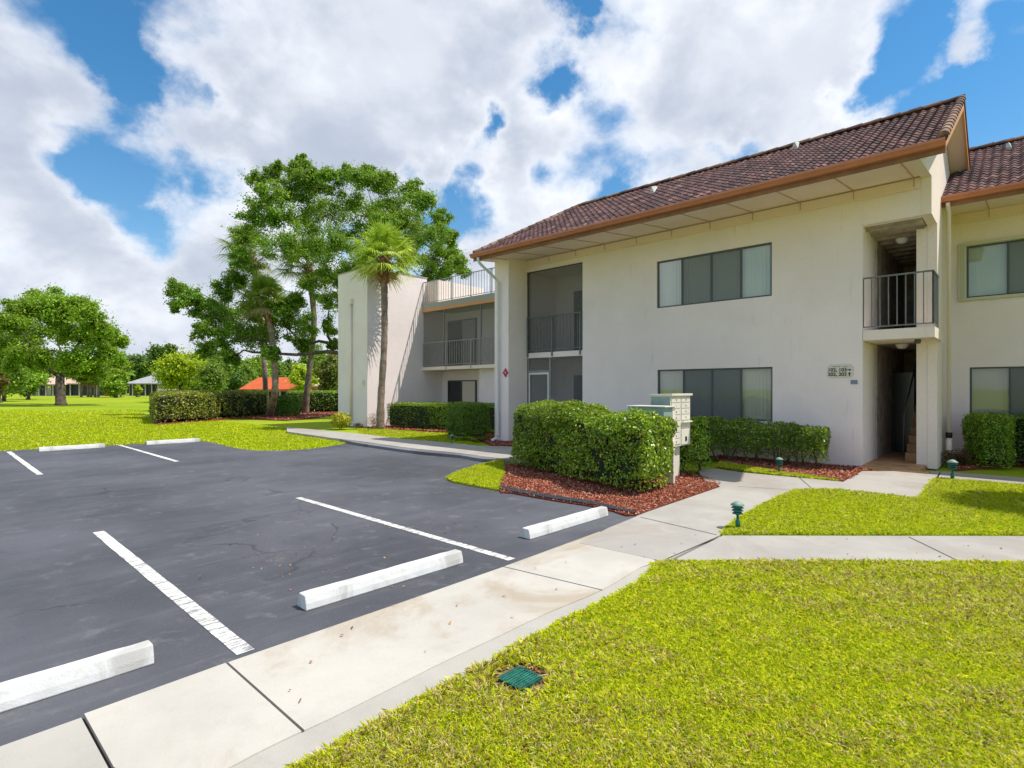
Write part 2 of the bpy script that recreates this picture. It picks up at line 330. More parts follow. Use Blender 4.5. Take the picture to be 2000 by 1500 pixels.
# ------------------------------------------------------------------ ground
def slab(name, poly, z0, z1, m, kind='structure'):
    b = MB(); b.prism([(p[0], p[1]) for p in poly], 'z', z0, z1, k=1); o = b.build(name, m); tag(o, kind=kind)
    md = o.modifiers.new('tri', 'TRIANGULATE'); return o
def GP(pts, z=0.): return [G(x, y, z)[:2] for x, y in pts]
b = MB(); n = 40; ext = 1500.
b.add([(-ext, -ext, -.03), (ext, -ext, -.03), (ext, ext, -.03), (-ext, ext, -.03)], [(0, 1, 2, 3)])
lawn = b.build('lawn', 'lawn'); tag(lawn, kind='structure')
def cr(pts, n=5):              # smooth curve through points
    out = []; pts = [np.array(p, float) for p in pts]
    for i in range(len(pts)-1):
        p0 = pts[max(i-1, 0)]; p1 = pts[i]; p2 = pts[i+1]; p3 = pts[min(i+2, len(pts)-1)]
        for t in np.linspace(0, 1, n, endpoint=False):
            out.append(tuple(.5*((2*p1)+(-p0+p2)*t+(2*p0-5*p1+4*p2-p3)*t*t+(-p0+3*p1-3*p2+p3)*t**3)))
    return out+[tuple(pts[-1])]
kerb_low = cr(GP([(676,866),(700,871),(728,875),(812,887),(896,895),(944,903),(965,904)]))
isl_edge = cr(GP([(965,904),(930,910),(893,922),(870,933),(884,942),(945,953),(1000,964),(1084,979),(1157,990),(1200,1000),(1241,1007)]))
tongue = cr(GP([(392,861),(420,864),(455,874),(510,880),(590,878),(640,872),(676,866)]))
yl = 12.05*H
SE = 2.14*H                                                        # line of the asphalt against the near pavement
near_in = [(3.95*H, 2.20*H), (3.0*H, 2.13*H), (1.9*H, 2.10*H), (.84*H, 2.10*H), (-.5*H, 2.05*H), (-8*H, 1.9*H)]
asph = [(-9*H, yl+.4), (.2*H, yl+.1), (1.5*H, yl)] + tongue + kerb_low[1:] + isl_edge[1:] + near_in
lot = slab('parking_lot', asph, -.08, 0., 'asphalt')
# painted lines, each a mesh of its own
def pline(x, y0, y1, wd=.1):
    b = MB(); n = 30; e0 = [(x-wd/2+random.uniform(-.003, .003), y0+(y1-y0)*i/n) for i in range(n+1)]; e1 = [(x+wd/2+random.uniform(-.003, .003), y0+(y1-y0)*i/n) for i in range(n+1)]
    vs = [(p[0], p[1], .004) for p in e0]+[(p[0], p[1], .004) for p in e1]
    b.add(vs, [(i, i+1, n+2+i, n+1+i) for i in range(n)]); return b.build('painted_line', 'paint', lot)
ORG[lot.name] = (0, 0, 0)
pline(.835*H, 2.16*H, 4.74*H, .11); pline(2.35*H, 2.19*H, 4.88*H, .1); pline(2.39*H, 8.55*H, 11.9*H, .1); pline(.93*H, 8.4*H, 11.85*H, .1)
# near pavement: new pale slabs with joints
strip = cr(GP([(1283,1097),(1258,1128),(1200,1163),(1100,1213),(1000,1268),(930,1308),(800,1378),(700,1432),(600,1487),(480,1560)], .03), 4)
strip_in = cr(GP([(1250,1108),(1175,1152),(1070,1196),(965,1246),(870,1290),(755,1348),(650,1400),(530,1456),(390,1530)], .03), 4)
topL = G(1128,1060,.03)[:2]
ja, jb = G(160,1394,.03)[:2], G(218,1500,.03)[:2]
def along(a, b_, t): return (a[0]+(b_[0]-a[0])*t, a[1]+(b_[1]-a[1])*t)
A0 = [(3.18*H, 2.135*H), (3.0*H, 2.128*H), (1.9*H, 2.098*H), (.84*H, 2.098*H)]
def lineY(x): # edge of asphalt at x (m)
    xs = np.array([-8, -.5, .84, 1.9, 3.0, 3.95])*H; ys = np.array([1.9, 2.05, 2.10, 2.10, 2.13, 2.20])*H; return float(np.interp(x, xs, ys))-.003
j1a, j1b = G(443,1294,.03), G(618,1448,.03)
j2a, j2b = G(985,1107,.03), G(1178,1160,.03)
def near(pt, curve): return min(range(len(curve)), key=lambda i: (curve[i][0]-pt[0])**2+(curve[i][1]-pt[1])**2)
g = .008
def shift(p, dx): return (p[0]+dx, p[1])
i0 = near(j2b, strip_in); i1 = near(j1b, strip_in)
xa, xb, xc = j2a[0], j1a[0], ja[0]
s1 = [(3.18*H, lineY(3.18*H)), (xa+g, lineY(xa+g))] + [shift(strip_in[i0], g)] + strip_in[:i0][::-1] + [G(1283,1096,.03)[:2]]
s2 = [(xa-g, lineY(xa-g)), ((xa+xb)/2, lineY((xa+xb)/2)), (xb+g, lineY(xb+g))] + [shift(strip_in[i1], g)] + strip_in[i0+1:i1][::-1] + [shift(strip_in[i0], -g)]
s3 = [(xb-g, lineY(xb-g)), (xc+g, lineY(xc+g)), (jb[0]+g, jb[1]), (jb[0]+g+.1, jb[1]-.35)] + strip_in[i1+1:][::-1] + [shift(strip_in[i1], -g)]
s4 = [(xc-g, lineY(xc-g)-.02), (-8*H, lineY(-8*H)-.02), (-8*H, .9*H), (jb[0]-g+.2, jb[1]-.75), (jb[0]-g, jb[1])]
slab('pavement', s1, -.05, .030, 'new_concrete'); slab('pavement', s2, -.05, .029, 'new_concrete'); slab('pavement', s3, -.05, .031, 'new_concrete'); slab('pavement', s4, -.05, .026, 'grey_concrete')
edge = strip + strip_in[::-1]
slab('kerb_strip', edge, -.05, .022, 'grey_concrete')
b = MB(); jp = [s1[0], (-8*H, lineY(-8*H)-.03), (-8*H, 1.*H), (jb[0]+.1, jb[1]-.3)] + strip[::-1][2:-2]; b.prism(jp, 'z', -.05, .006, k=1); js = b.build('pavement_bed', 'joint'); tag(js, kind='structure'); js.modifiers.new('t', 'TRIANGULATE')
# older grey path up to the door, with its branch to the right
pz = .032
pathA = GP([(1243,1007),(1406,951),(1400,944),(1376,938),(1362,917),(1399,915),(1455,923),(1647,941),(1684,920),(1837,920),(1826,934),(1791,974),(1700,965),(1640,958),(1551,957),(1490,985),(1440,1012),(1404,1046)], pz) + [G(1300,1097,pz)[:2], G(1131,1060,pz)[:2], (3.3*H+.02, 2.15*H), (3.95*H, 2.2*H-.003)]
slab('path', pathA, -.05, pz, 'old_concrete')
pathB = GP([(1412,1046),(2000,1047),(2700,1049),(2700,1104),(2000,1101.5),(1308,1098)], pz)
slab('path', pathB, -.05, pz+.001, 'old_concrete')
walk = GP([(1839,920),(2000,933),(2700,990),(2700,1012),(2000,948),(1831,935)], pz)
slab('path', walk, -.05, pz-.002, 'old_concrete')
# grooves
def groove(a, c, z, wd=.012):
    a = np.array(G(*a, z)); c = np.array(G(*c, z)); t = unit((c-a)[None])[0]; nn = np.array((-t[1], t[0], 0))*wd/2
    return [tuple(a+nn+(0,0,.004)), tuple(c+nn+(0,0,.004)), tuple(c-nn+(0,0,.004)), tuple(a-nn+(0,0,.004))]
b = MB()
for a, c in (((1300,1093),(1404,1048)), ((1440,950),(1545,957)), ((1775,1049),(1880,1100)), ((1250,1010),(1400,1045)), ((1590,958),(1560,932))):
    b.add(groove(a, c, pz), [(0, 1, 2, 3)])
gv = b.build('path_joint', 'joint'); tag(gv, kind='structure')
# raised walk with kerb by the wing
kz = .10
top_near = cr(GP([(560,843.5),(656,857),(700,862),(728,866),(800,876),(896,886),(968,895.5),(1010,897)], kz*.6))
walkC = GP([(1060,873),(1004,873),(939,872),(881,866),(788,858),(704,848),(608,839),(560,835)], kz*.6) + top_near + GP([(1060,900)], kz*.6)
slab('walkway', walkC, -.05, kz*.75, 'old_concrete')
kl = cr(GP([(664,862),(700,870),(728,874.5),(812,886.5),(896,894.5),(944,902.5),(972,902)]))
tn = [p for p in top_near if p[0] > kl[0][0]-.2 or True]
tn = cr(GP([(664,858.5),(700,862.5),(728,866.5),(800,876.5),(896,886.5),(968,896)], kz*.6))
slab('kerb', kl + tn[::-1], -.05, kz*.72, 'kerb')
# mulch beds
mulch_polys = []
def mulch(pts, z=.03, n=3000, px=True):
    poly = GP(pts, z) if px else pts; poly = cr(poly+[poly[0]], 3)[:-1]; mulch_polys.append((poly, z, n)); slab('mulch_bed', poly, -.05, z, 'mulch_base')
mulch([(985,906),(975,955),(1000,962),(1084,977),(1157,988),(1200,998),(1242,1005),(1330,975),(1404,949),(1395,938),(1350,925),(1200,900)], .022, 30000)
mulch([(1406,884),(1406,903),(1532,924),(1647,939),(1682,919),(1684,912)], .03, 12000)
mulch([(310,829),(395,822),(470,816),(560,820),(640,812),(680,806),(600,800),(420,806),(310,820)], .03, 6000)
mulch([(700,833),(760,838),(900,845),(960,868),(1000,868),(985,852),(880,836),(745,828)], .03, 5000)
mulch([(1852,893),(1858,912),(1886,914),(2000,905),(2200,905),(2200,890),(1990,888)], .03, 3000)
V = []; Cc = []
for poly, z, n in mulch_polys:
    pa = np.array(poly); lo, hi = pa.min(0), pa.max(0); q = rng.uniform(lo, hi, (n*3, 2)); q = q[inpoly(q[:, 0], q[:, 1], poly)][:n]
    dist = np.hypot(q[:, 0], q[:, 1]); sc_ = np.clip(dist/11., 1, 3)
    p = np.column_stack([q, z+rng.uniform(0, .022, len(q))]); nr = unit(rng.normal(size=(len(q), 3))*.55+(0, 0, 1))
    V.append(leafquads(p, nr, rng.uniform(.02, .06, len(q))*sc_, rng.uniform(.008, .018, len(q))*sc_, 0.)); Cc.append(palette(len(q), [(.46, .13, .07), (.26, .07, .04), (.62, .26, .16), (.10, .04, .03), (.60, .44, .32)], [5, 4, 4, 3, 1.6]))
tag(npmesh('wood_chips', np.concatenate(V), 4, np.concatenate(Cc), 'chips'), 'red wood chips spread over the planting beds', 'mulch', kind='stuff')
ko = cr(GP([(975,957),(1000,964),(1084,979),(1157,990),(1200,1000),(1240,1007)])); ki = cr(GP([(978,952),(1003,958),(1086,973),(1159,984),(1203,995),(1241,1004)]))
slab('kerb_edge', ko+ki[::-1], -.05, .045, 'seal')
# lawn pads
lawn_isl = GP([(982,899),(930,911),(893,923),(872,934),(886,941),(945,952),(973,957),(985,925)], .02)
slab('lawn', lawn_isl, -.05, .02, 'lawn')
lawn2 = GP([(1553,958),(1640,959),(1700,966),(1791,975),(1826,936),(1831,936),(2000,949),(2700,1013),(2700,1048),(2000,1046),(1406,1045),(1440,1013),(1490,986)], .02)
slab('lawn', lawn2, -.05, .02, 'lawn')
lawn3 = GP([(1308,1099.5),(2000,1103),(2700,1105)], .02) + [(6.*H, -3.2*H), (-1.5*H, -3.*H), (-3*H, .2*H)] + strip[::-1][1:-1]
slab('lawn', lawn3, -.05, .012, 'soil')
lawn4 = GP([(1406,904),(1532,925),(1640,940),(1600,937),(1455,922),(1399,914)], .02)

# ------------------------------------------------------------------ grass blades
def blades(polys, N, z, L, Wd, near_pow, cols, wts, seed, patch=None, maxd=1e9, mind=1.):
    out = []; outc = []
    for poly in polys:
        pa = np.array(poly); lo, hi = pa.min(0), pa.max(0); got = 0; acc = []
        for it in range(400):
            q = rng.uniform(lo, hi, (200000, 2)); d = CF*q[:, 0]+SF*q[:, 1]; l = SF*q[:, 0]-CF*q[:, 1]
            ok = (d > mind) & (d < maxd) & (np.abs(l) < d*1.08+.3); ok &= rng.random(len(q)) < np.minimum(1, (mind/np.maximum(d, .1))**near_pow)
            q = q[ok]; q = q[inpoly(q[:, 0], q[:, 1], poly)]; acc.append(q); got += len(q)
            if got > N: break
        q = np.concatenate(acc)[:N]; out.append(q)
    q = np.concatenate(out); n = len(q); d = CF*q[:, 0]+SF*q[:, 1]; s = np.clip((d/mind)**(near_pow*.5), 1, 20)
    p = np.column_stack([q, np.full(n, z)]); pn = .8*snoise(p*1., 1.5, seed) + .8*snoise(p, 9., seed+1) + .45*snoise(p, 25., seed+2)
    hh = L*rng.uniform(.5, 1.25, n)*(1+.25*pn)*np.minimum(s, 2.2)**.5; ww = Wd*rng.uniform(.6, 1.3, n)*s
    a = rng.uniform(0, 6.28, n); lean = rng.uniform(.25, 1.5, n)
    dr = np.column_stack([np.cos(a), np.sin(a), np.zeros(n)]); a2 = a+rng.uniform(.8, 2.3, n); sd = np.column_stack([np.cos(a2), np.sin(a2), np.zeros(n)])*ww[:, None]/2
    tip = p + dr*(hh*lean)[:, None]; tip[:, 2] += hh*np.cos(lean*.75)
    mid = p + dr*(hh*lean*.35)[:, None]; mid[:, 2] += hh*.62
    Vv = np.stack([p-sd, p+sd, mid+sd*.9, tip, mid-sd*.9], 1)
    w0 = np.array(wts, float); dry = np.clip(.5+.9*pn, 0, 1)[:, None]
    Wt = w0[None, :]*np.where(np.arange(len(w0))[None, :] >= len(w0)-2, .15+1.7*dry, 1.3-.6*dry); Wt /= Wt.sum(1, keepdims=True)
    idx = (rng.random((n, 1)) > Wt.cumsum(1)).sum(1).clip(0, len(w0)-1); cc = np.array(cols)[idx]*(1+rng.normal(size=(n, 1))*.15)
    return Vv, np.clip(cc, .002, 1)
GC = [(.54, .66, .008), (.76, .78, .010), (.30, .46, .008), (.90, .82, .04), (.92, .74, .36), (.40, .20, .09)]
GW = [4, 5.4, 1.8, 3.2, 3.4, 1.7]
V1, c1 = blades([lawn3], 360000, .010, .044, .0070, 1.5, GC, GW, 3, mind=2.3)
gd = np.array(G(1016, 1326, .02)[:2]); kp = np.hypot(*(V1[:, 0, :2]-gd).T); kp = (kp > .17) & ((kp > .30+.1*np.sin(V1[:, 0, 0]*30)) | (rng.random(len(V1)) < .3)); V1 = V1[kp]; c1 = c1[kp]
V2, c2 = blades([lawn2], 110000, .02, .045, .006, .8, GC, [5, 5, 2, 2, 1, .2], 5, mind=5.)
V3, c3 = blades([lawn_isl, lawn4], 16000, .02, .045, .010, .5, GC, [5, 5, 2, 2, .6, .2], 6, mind=5.)
far1 = [(1.0*H, yl+.05), (1.5*H, yl)] + tongue + GP([(656,857),(560,843),(300,828),(-300,850)])
far2 = GP([(704,850),(788,860),(881,868),(930,872),(905,850),(760,840),(700,838)])
V4, c4 = blades([far2], 30000, -.02, .06, .014, .5, GC, [5, 5, 2, 2, .6, .1], 8, mind=5.)
far3 = GP([(-60,884),(150,874),(392,861),(455,874),(510,880),(590,878),(676,866),(656,857),(560,836),(420,822),(300,828),(285,812),(270,799),(-60,799)])
V5, c5 = blades([far3], 150000, -.03, .06, .020, 1.1, GC, [5, 4, 3, 1.5, .5, .1], 9, mind=12.)
dd5 = CF*V5[:, 0, 0]+SF*V5[:, 0, 1]; kp = rng.random(len(V5)) < np.clip((46-dd5)/24, 0, 1); V5 = V5[kp]; c5 = c5[kp]
tag(npmesh('grass', np.concatenate([V1, V2, V3, V4, V5]), 5, np.concatenate([c1, c2, c3, c4, c5]), 'grass'), 'yellow green lawn grass blades growing beside the pavement and paths', 'grass', kind='stuff')

# fallen leaves and litter
q = np.array([G(rng.uniform(350, 900), rng.uniform(1000, 1160))[:2] for _ in range(70)] + [G(*rng.normal((560, 1095), (45, 20)))[:2] for _ in range(30)] + [G(*rng.normal((860, 1035), (60, 25)))[:2] for _ in range(25)])
q = q[inpoly(q[:, 0], q[:, 1], asph)]
q2 = np.array([G(rng.uniform(500, 1400), rng.uniform(1000, 1400))[:2] for _ in range(60)]+[G(rng.uniform(1300, 2000), rng.uniform(1050, 1096))[:2] for _ in range(22)])
q2 = q2[inpoly(q2[:, 0], q2[:, 1], s2) | inpoly(q2[:, 0], q2[:, 1], pathA) | inpoly(q2[:, 0], q2[:, 1], pathB) | inpoly(q2[:, 0], q2[:, 1], s1)]
q4 = np.array(G(1022, 1318))[:2]+rng.normal(size=(420, 2))*(.20, .11); q4 = q4[(np.abs(q4-np.array(G(1016, 1326))[:2]).max(1) > .10) & inpoly(q4[:, 0], q4[:, 1], lawn3)]
q3 = np.array([G(rng.uniform(900, 2000), rng.uniform(1130, 1480))[:2] for _ in range(45)]); q3 = q3[inpoly(q3[:, 0], q3[:, 1], lawn3)]
pp = np.concatenate([np.column_stack([q, np.full(len(q), .008)]), np.column_stack([q2, np.full(len(q2), .040)]), np.column_stack([q3, np.full(len(q3), .055)]), np.column_stack([q4, np.full(len(q4), .022)])])
nr = unit(rng.normal(size=(len(pp), 3))*.25+(0, 0, 1))
tag(npmesh('fallen_leaves', leafquads(pp, nr, rng.uniform(.012, .045, len(pp)), rng.uniform(.008, .02, len(pp)), .05), 4, palette(len(pp), [(.34, .13, .07), (.25, .12, .06), (.5, .3, .12), (.12, .07, .04)], [4, 3, 2, 3]), 'chips'), 'small dry fallen leaves scattered on the asphalt and pavement', 'fallen leaves', kind='stuff')

# ------------------------------------------------------------------ building helpers (units of H)
def facade(mb, x, y0, y1, z0, z1, holes, t=.12, k_=H):
    ys = sorted({y0, y1, *[a for h_ in holes for a in h_[:2]]}); zs = sorted({z0, z1, *[a for h_ in holes for a in h_[2:]]})
    def hole(a, c): return any(h_[0] <= a < h_[1] and h_[2] <= c < h_[3] for h_ in holes)
    ys = [y for y in ys if y0 <= y <= y1]; zs = [z for z in zs if z0 <= z <= z1]
    for i in range(len(ys)-1):
        for j in range(len(zs)-1):
            ym, zm = (ys[i]+ys[i+1])/2, (zs[j]+zs[j+1])/2
            if hole(ym, zm): continue
            for xx in (x, x+t): mb.quad((xx, ys[i], zs[j]), (xx, ys[i+1], zs[j]), (xx, ys[i+1], zs[j+1]), (xx, ys[i], zs[j+1]), k=k_)
            if i == 0 or hole((ys[i-1]+ys[i])/2, zm): mb.quad((x, ys[i], zs[j]), (x+t, ys[i], zs[j]), (x+t, ys[i], zs[j+1]), (x, ys[i], zs[j+1]), k=k_)
            if i == len(ys)-2 or hole((ys[i+1]+ys[i+2])/2, zm): mb.quad((x, ys[i+1], zs[j]), (x+t, ys[i+1], zs[j]), (x+t, ys[i+1], zs[j+1]), (x, ys[i+1], zs[j+1]), k=k_)
            if j == 0 or hole(ym, (zs[j-1]+zs[j])/2): mb.quad((x, ys[i], zs[j]), (x+t, ys[i], zs[j]), (x+t, ys[i+1], zs[j]), (x, ys[i+1], zs[j]), k=k_)
            if j == len(zs)-2 or hole(ym, (zs[j+1]+zs[j+2])/2): mb.quad((x, ys[i], zs[j+1]), (x+t, ys[i], zs[j+1]), (x+t, ys[i+1], zs[j+1]), (x, ys[i+1], zs[j+1]), k=k_)
def window(root, x, y0, y1, z0, z1, divs, screens, blind='blind', t=.022):
    """divs: y positions of the mullions; screens: indices of the panes with insect screen"""
    b = MB(); xf = x+.018
    b.box(xf, xf+.04, y0, y1, z0, z0+t); b.box(xf, xf+.04, y0, y1, z1-t, z1)
    ys = [y0]+list(divs)+[y1]
    b.box(xf+.001, xf+.039, y0, y0+t, z0+t, z1-t); b.box(xf+.001, xf+.039, y1-t, y1, z0+t, z1-t)
    for d in divs: b.box(xf+.002, xf+.038, d-t*.55, d+t*.55, z0+t, z1-t)
    fr = b.build('window', 'bronze', root)
    for i in range(len(ys)-1):
        a, c = ys[i]+t*.6, ys[i+1]-t*.6
        b = MB(); xx = xf+.024 if i in screens else xf+.016; b.quad((xx, a, z0+t*.5), (xx, c, z0+t*.5), (xx, c, z1-t*.5), (xx, a, z1-t*.5)); b.build('pane', 'glass', fr)
        if i in screens:
            b = MB(); xx = xf+.008; b.quad((xx, a, z0+t*.5), (xx, c, z0+t*.5), (xx, c, z1-t*.5), (xx, a, z1-t*.5)); b.build('insect_screen', 'window_screen', fr)
    b = MB(); n = int((y1-y0)*H/.085); xs = (x+.075)*H
    for i in range(n):
        ya = (y0+(y1-y0)*i/n)*H; yb = ya+.089; tw = .005+random.uniform(-.003, .004)
        b.add([(xs-tw, ya, (z0)*H), (xs+tw, yb, (z0)*H), (xs+tw, yb, z1*H), (xs-tw, ya, z1*H)], [(0, 1, 2, 3)])
    b.build('blind', blind, fr)
    b = MB(); b.box(x+.121, x+.135, y0-.02, y1+.02, z0-.02, z1+.02); b.build('window_recess', 'dark_room', fr)
def railing(root, pts, z0, z1, step=.075, posts=(), m='rail', r=.008, bottom=True, k_=H):
    """pts: corner list (x,y) in H"""
    b = MB()
    for i in range(len(pts)-1):
        a = np.array(pts[i]); c = np.array(pts[i+1]); L = np.linalg.norm(c-a); n = max(2, int(round(L/step)))
        u = (c-a)/L; nv = np.array((-u[1], u[0]))
        def bar(p0, p1, za, zb, hw):
            q0, q1 = p0+nv*hw, p0-nv*hw; q2, q3 = p1-nv*hw, p1+nv*hw
            vs = [(*(q*H), zz*H) for zz in (za, zb) for q in (q0, q1, q2, q3)]
            b.add(vs, [(0,1,2,3)[::-1], (4,5,6,7), (0,1,5,4), (1,2,6,5), (2,3,7,6), (3,0,4,7)])
        bar(a, c, z1-.018, z1, .014)
        if bottom: bar(a+u*.001, c-u*.001, z0, z0+.014, .008)
        for j in range(n+1):
            p = a+u*L*j/n; hw = .0055; zb = z0 if bottom else z0-.03
            bar(p-u*hw, p+u*hw, zb+.002, z1-.017, hw)
        for pt in posts:
            p = a+u*L*pt; bar(p-u*.012, p+u*.012, z0-.12, z1-.001, .0125)
    return b.build('railing', m, root)
def tiled(root, x0, x1, y0, y1, zb, zt, hip=0., name='roof', back=True, colw=.175, row=.235):
    """roof slope with S-shaped tiles rising from (x0, zb) to (x1, zt), running y0..y1 (H units)"""
    X0, X1, Y0, Y1, Z0, Z1 = [a*H for a in (x0, x1, y0, y1, zb, zt)]
    L = math.hypot(X1-X0, Z1-Z0); nr = int(round(L/row)); nc = int(round((Y1-Y0)/colw)); sub = 6
    ux, uz = (X1-X0)/L, (Z1-Z0)/L; nx_, nz_ = -uz, ux
    verts = []; faces = []; cols = []
    for r in range(nr):
        s0 = L*r/nr-.02; s1 = L*(r+1)/nr+.03
        for c in range(nc):
            cc = random.choice([(.155, .070, .066), (.11, .055, .056), (.20, .11, .095), (.075, .045, .05), (.14, .075, .075)]); f_ = random.uniform(.75, 1.25); cc = tuple(min(1, a*f_) for a in cc)
            jit = random.uniform(-.012, .012); base = len(verts); lift = .026
            ymx = Y1 - hip*H*(r+.5)/nr
            for i in range(sub+1):
                t = i/sub; y = Y0+(Y1-Y0)*(c+t)/nc; y = min(y, ymx); hh = .030*math.sin(math.pi*min(t/.62, 1)) - .014*math.sin(math.pi*max(0, (t-.62)/.38))
                for s_, e in ((s0+jit, lift), (s1+jit, .004), (s0+jit, -.02)):
                    px_, pz_ = X0+ux*s_+nx_*(hh+e), Z0+uz*s_+nz_*(hh+e); verts.append((px_, y, pz_)); cols.append(cc)
            for i in range(sub):
                a = base+i*3; faces.append((a, a+3, a+4, a+1)); faces.append((a+2, a+5, a+3, a))
    me = bpy.data.meshes.new(name); og = ORG[root.name]
    me.from_pydata([(v[0]-og[0], v[1]-og[1], v[2]-og[2]) for v in verts], [], faces)
    at = me.color_attributes.new('Col', 'FLOAT_COLOR', 'POINT'); at.data.foreach_set('color', np.column_stack([np.array(cols), np.ones(len(cols))]).astype(np.float32).ravel())
    me.materials.append(MATS['tile']); o = bpy.data.objects.new(name, me); C.objects.link(o); o.parent = root; ORG[o.name] = og
    return o
def captiles(parent, a, c, r=.085, step=.36, name='ridge_tile'):
    """half-round cap tiles from a to c (m), one mesh"""
    a, c = Vector(a), Vector(c); L = (c-a).length; n = int(L/step); u = (c-a)/L; side = u.cross(Vector((0, 0, 1))).normalized(); up = side.cross(u)
    V_ = []; F_ = []; K_ = []
    for i in range(n):
        p0 = a+u*L*i/n; p1 = a+u*(L*(i+1)/n+.04); b0 = len(V_); col = random.choice([(.26, .15, .11), (.18, .10, .08), (.32, .20, .15)])
        for p, rr in ((p0, r*1.12), (p1, r*.9)):
            for j in range(9):
                w_ = math.pi*j/8; V_.append(tuple(p+side*math.cos(w_)*rr+up*math.sin(w_)*rr)); K_.append(col)
        F_ += [(b0+j, b0+j+1, b0+10+j, b0+9+j) for j in range(8)] + [tuple(range(b0, b0+9))]
    me = bpy.data.meshes.new(name); og = ORG[parent.name]; me.from_pydata([(v[0]-og[0], v[1]-og[1], v[2]-og[2]) for v in V_], [], F_)
    at = me.color_attributes.new('Col', 'FLOAT_COLOR', 'POINT'); at.data.foreach_set('color', np.column_stack([np.array(K_), np.ones(len(K_))]).astype(np.float32).ravel())
    me.materials.append(MATS['tile']); o = bpy.data.objects.new(name, me); C.objects.link(o); o.parent = parent; ORG[o.name] = og; return o
def vent(parent, x, y, z):
    b = MB(); X, Y, Z = x*H, y*H, z*H; w_, d_, h_ = .08, .15, .15
    b.add([(X-d_, Y-w_, Z-.10), (X-d_, Y+w_, Z-.10), (X-d_, Y, Z+h_-.05), (X+d_, Y-w_*.4, Z+.16), (X+d_, Y+w_*.4, Z+.16), (X+d_*.6, Y, Z+h_+.02)], [(0, 2, 1), (0, 3, 5, 2), (1, 2, 5, 4), (3, 4, 5), (0, 1, 4, 3)])
    b.box(X-d_-.03, X-d_-.015, Y-.045, Y+.045, Z-.05, Z-.04, k=1)
    return b.build('roof_vent', 'vent', parent)
def text(s, size, m, loc, parent, rot, bold=.0, align='CENTER', name='lettering'):
    cu = bpy.data.curves.new(name, 'FONT'); cu.body = s; cu.size = size; cu.align_x = align; cu.align_y = 'CENTER'; cu.offset = bold; cu.extrude = .0015
    t = bpy.data.objects.new('tmp', cu); C.objects.link(t); bpy.context.view_layer.update()
    me = bpy.data.meshes.new_from_object(t); bpy.data.objects.remove(t); me.materials.clear(); me.materials.append(MATS[m])
    o = bpy.data.objects.new(name, me); C.objects.link(o); o.parent = parent; og = ORG[parent.name]; ORG[o.name] = og
    o.location = (loc[0]-og[0], loc[1]-og[1], loc[2]-og[2]); o.rotation_euler = rot; return o
RX = (math.radians(90), 0, math.radians(-90))       # text on a wall that faces -X

def tiled_block(root, x, y0, y1, hip=0., yl_=None, right_rake=True):
    """eave at x (front), 2.31 deep slope, gutter, fascia, soffit, frieze; all shared by the two pitched blocks"""
    R = tiled(root, x, x+2.31, y0, y1, 3.50, 4.78, hip)
    b = MB(); b.quad((x+2.31, y0, 4.77), (x+4.62, y0, 3.49), (x+4.62, y1, 3.49), (x+2.31, y1-hip, 4.77))
    b.quad((x+.02, y0+.01, 3.485), (x+2.31, y0+.01, 4.765), (x+2.31, y1-hip-.01, 4.765), (x+.02, y1-.01, 3.485))
    if hip: b.quad((x, y1, 3.50), (x+2.31, y1-hip, 4.78), (x+4.62, y1, 3.50))
    b.build('roof_underlay', 'fascia', R)
    captiles(R, ((x+2.31)*H, y0*H, 4.80*H), ((x+2.31)*H, (y1-hip)*H, 4.80*H), .09, .38)
    if right_rake: captiles(R, ((x+.02)*H, (y0+.035)*H, 3.545*H), ((x+2.29)*H, (y0+.035)*H, 4.80*H), .085, .30, 'rake_tile')
    if hip: captiles(R, ((x+.02)*H, (y1-.02)*H, 3.53*H), ((x+2.31)*H, (y1-hip)*H, 4.80*H), .08, .32, 'hip_tile')
    b = MB(); X = x  # K-shaped gutter
    b.prism([(X-.085, 3.50), (X-.088, 3.475), (X-.07, 3.455), (X-.055, 3.43), (X+.01, 3.43), (X+.01, 3.50), (X+.003, 3.50), (X+.003, 3.44), (X-.05, 3.44), (X-.063, 3.46), (X-.078, 3.48), (X-.078, 3.50)], 'y', y0+.01, y1)
    b.build('gutter', 'gutter', root)
    b = MB(); b.box(x+.012, x+.035, y0+.015, y1-.005, 3.378, 3.47); b.build('fascia_board', 'fascia', root)

# ------------------------------------------------------------------ main block
main = thing('apartment_building', 'two storey off white stucco block with brown tiled roof and screened balcony behind the mailboxes', 'building', (8.05*H, 4*H, 0))
WX = 8.05; YG = .79; YE = 7.47
b = MB()
win_u = (2.564, 4.32, 2.30, 3.05); win_l = (2.555, 4.31, .55, 1.31); lan_u = (5.78, 7.10, 1.70, 3.28); lan_l = (5.78, 7.10, 0.02, 1.60)
facade(b, WX, 1.483, 7.10, 0., 3.56, [win_u, win_l, lan_u, lan_l], .13)
b.box(WX+.002, WX+.13, YG+.101, 1.482, 3.06, 3.555)                         # beam over the stair opening
b.box(WX+.131, 11.3, 1.49, 1.62, .0, 3.3); b.box(WX+.131, 11.3, 5.60, 5.77, 0, 3.5)   # cross walls
b.box(11.3, 11.4, .9, YE, 0, 3.5)
wall = b.build('wall', 'wall', main)
b = MB()
b.prism([(8.62, 0.), (8.62, 3.06), (8.05, 3.06), (8.05, 3.50), (7.045, 3.385), (7.045, 3.44), (9.29, 4.70), (11.4, 3.50), (11.4, 0)], 'y', YG, YG+.10)
b.build('gable_wall', 'cream', main)
b = MB(); b.box(8.622, 8.80, YG+.102, 1.0, .02, 3.055); b.build('column', 'cream', main)
b = MB(); b.prism([(7.52, 0), (7.52, 3.456), (8.05, 3.514), (8.05, 0)], 'y', 7.102, YE); b.build('pier', 'wall', main)
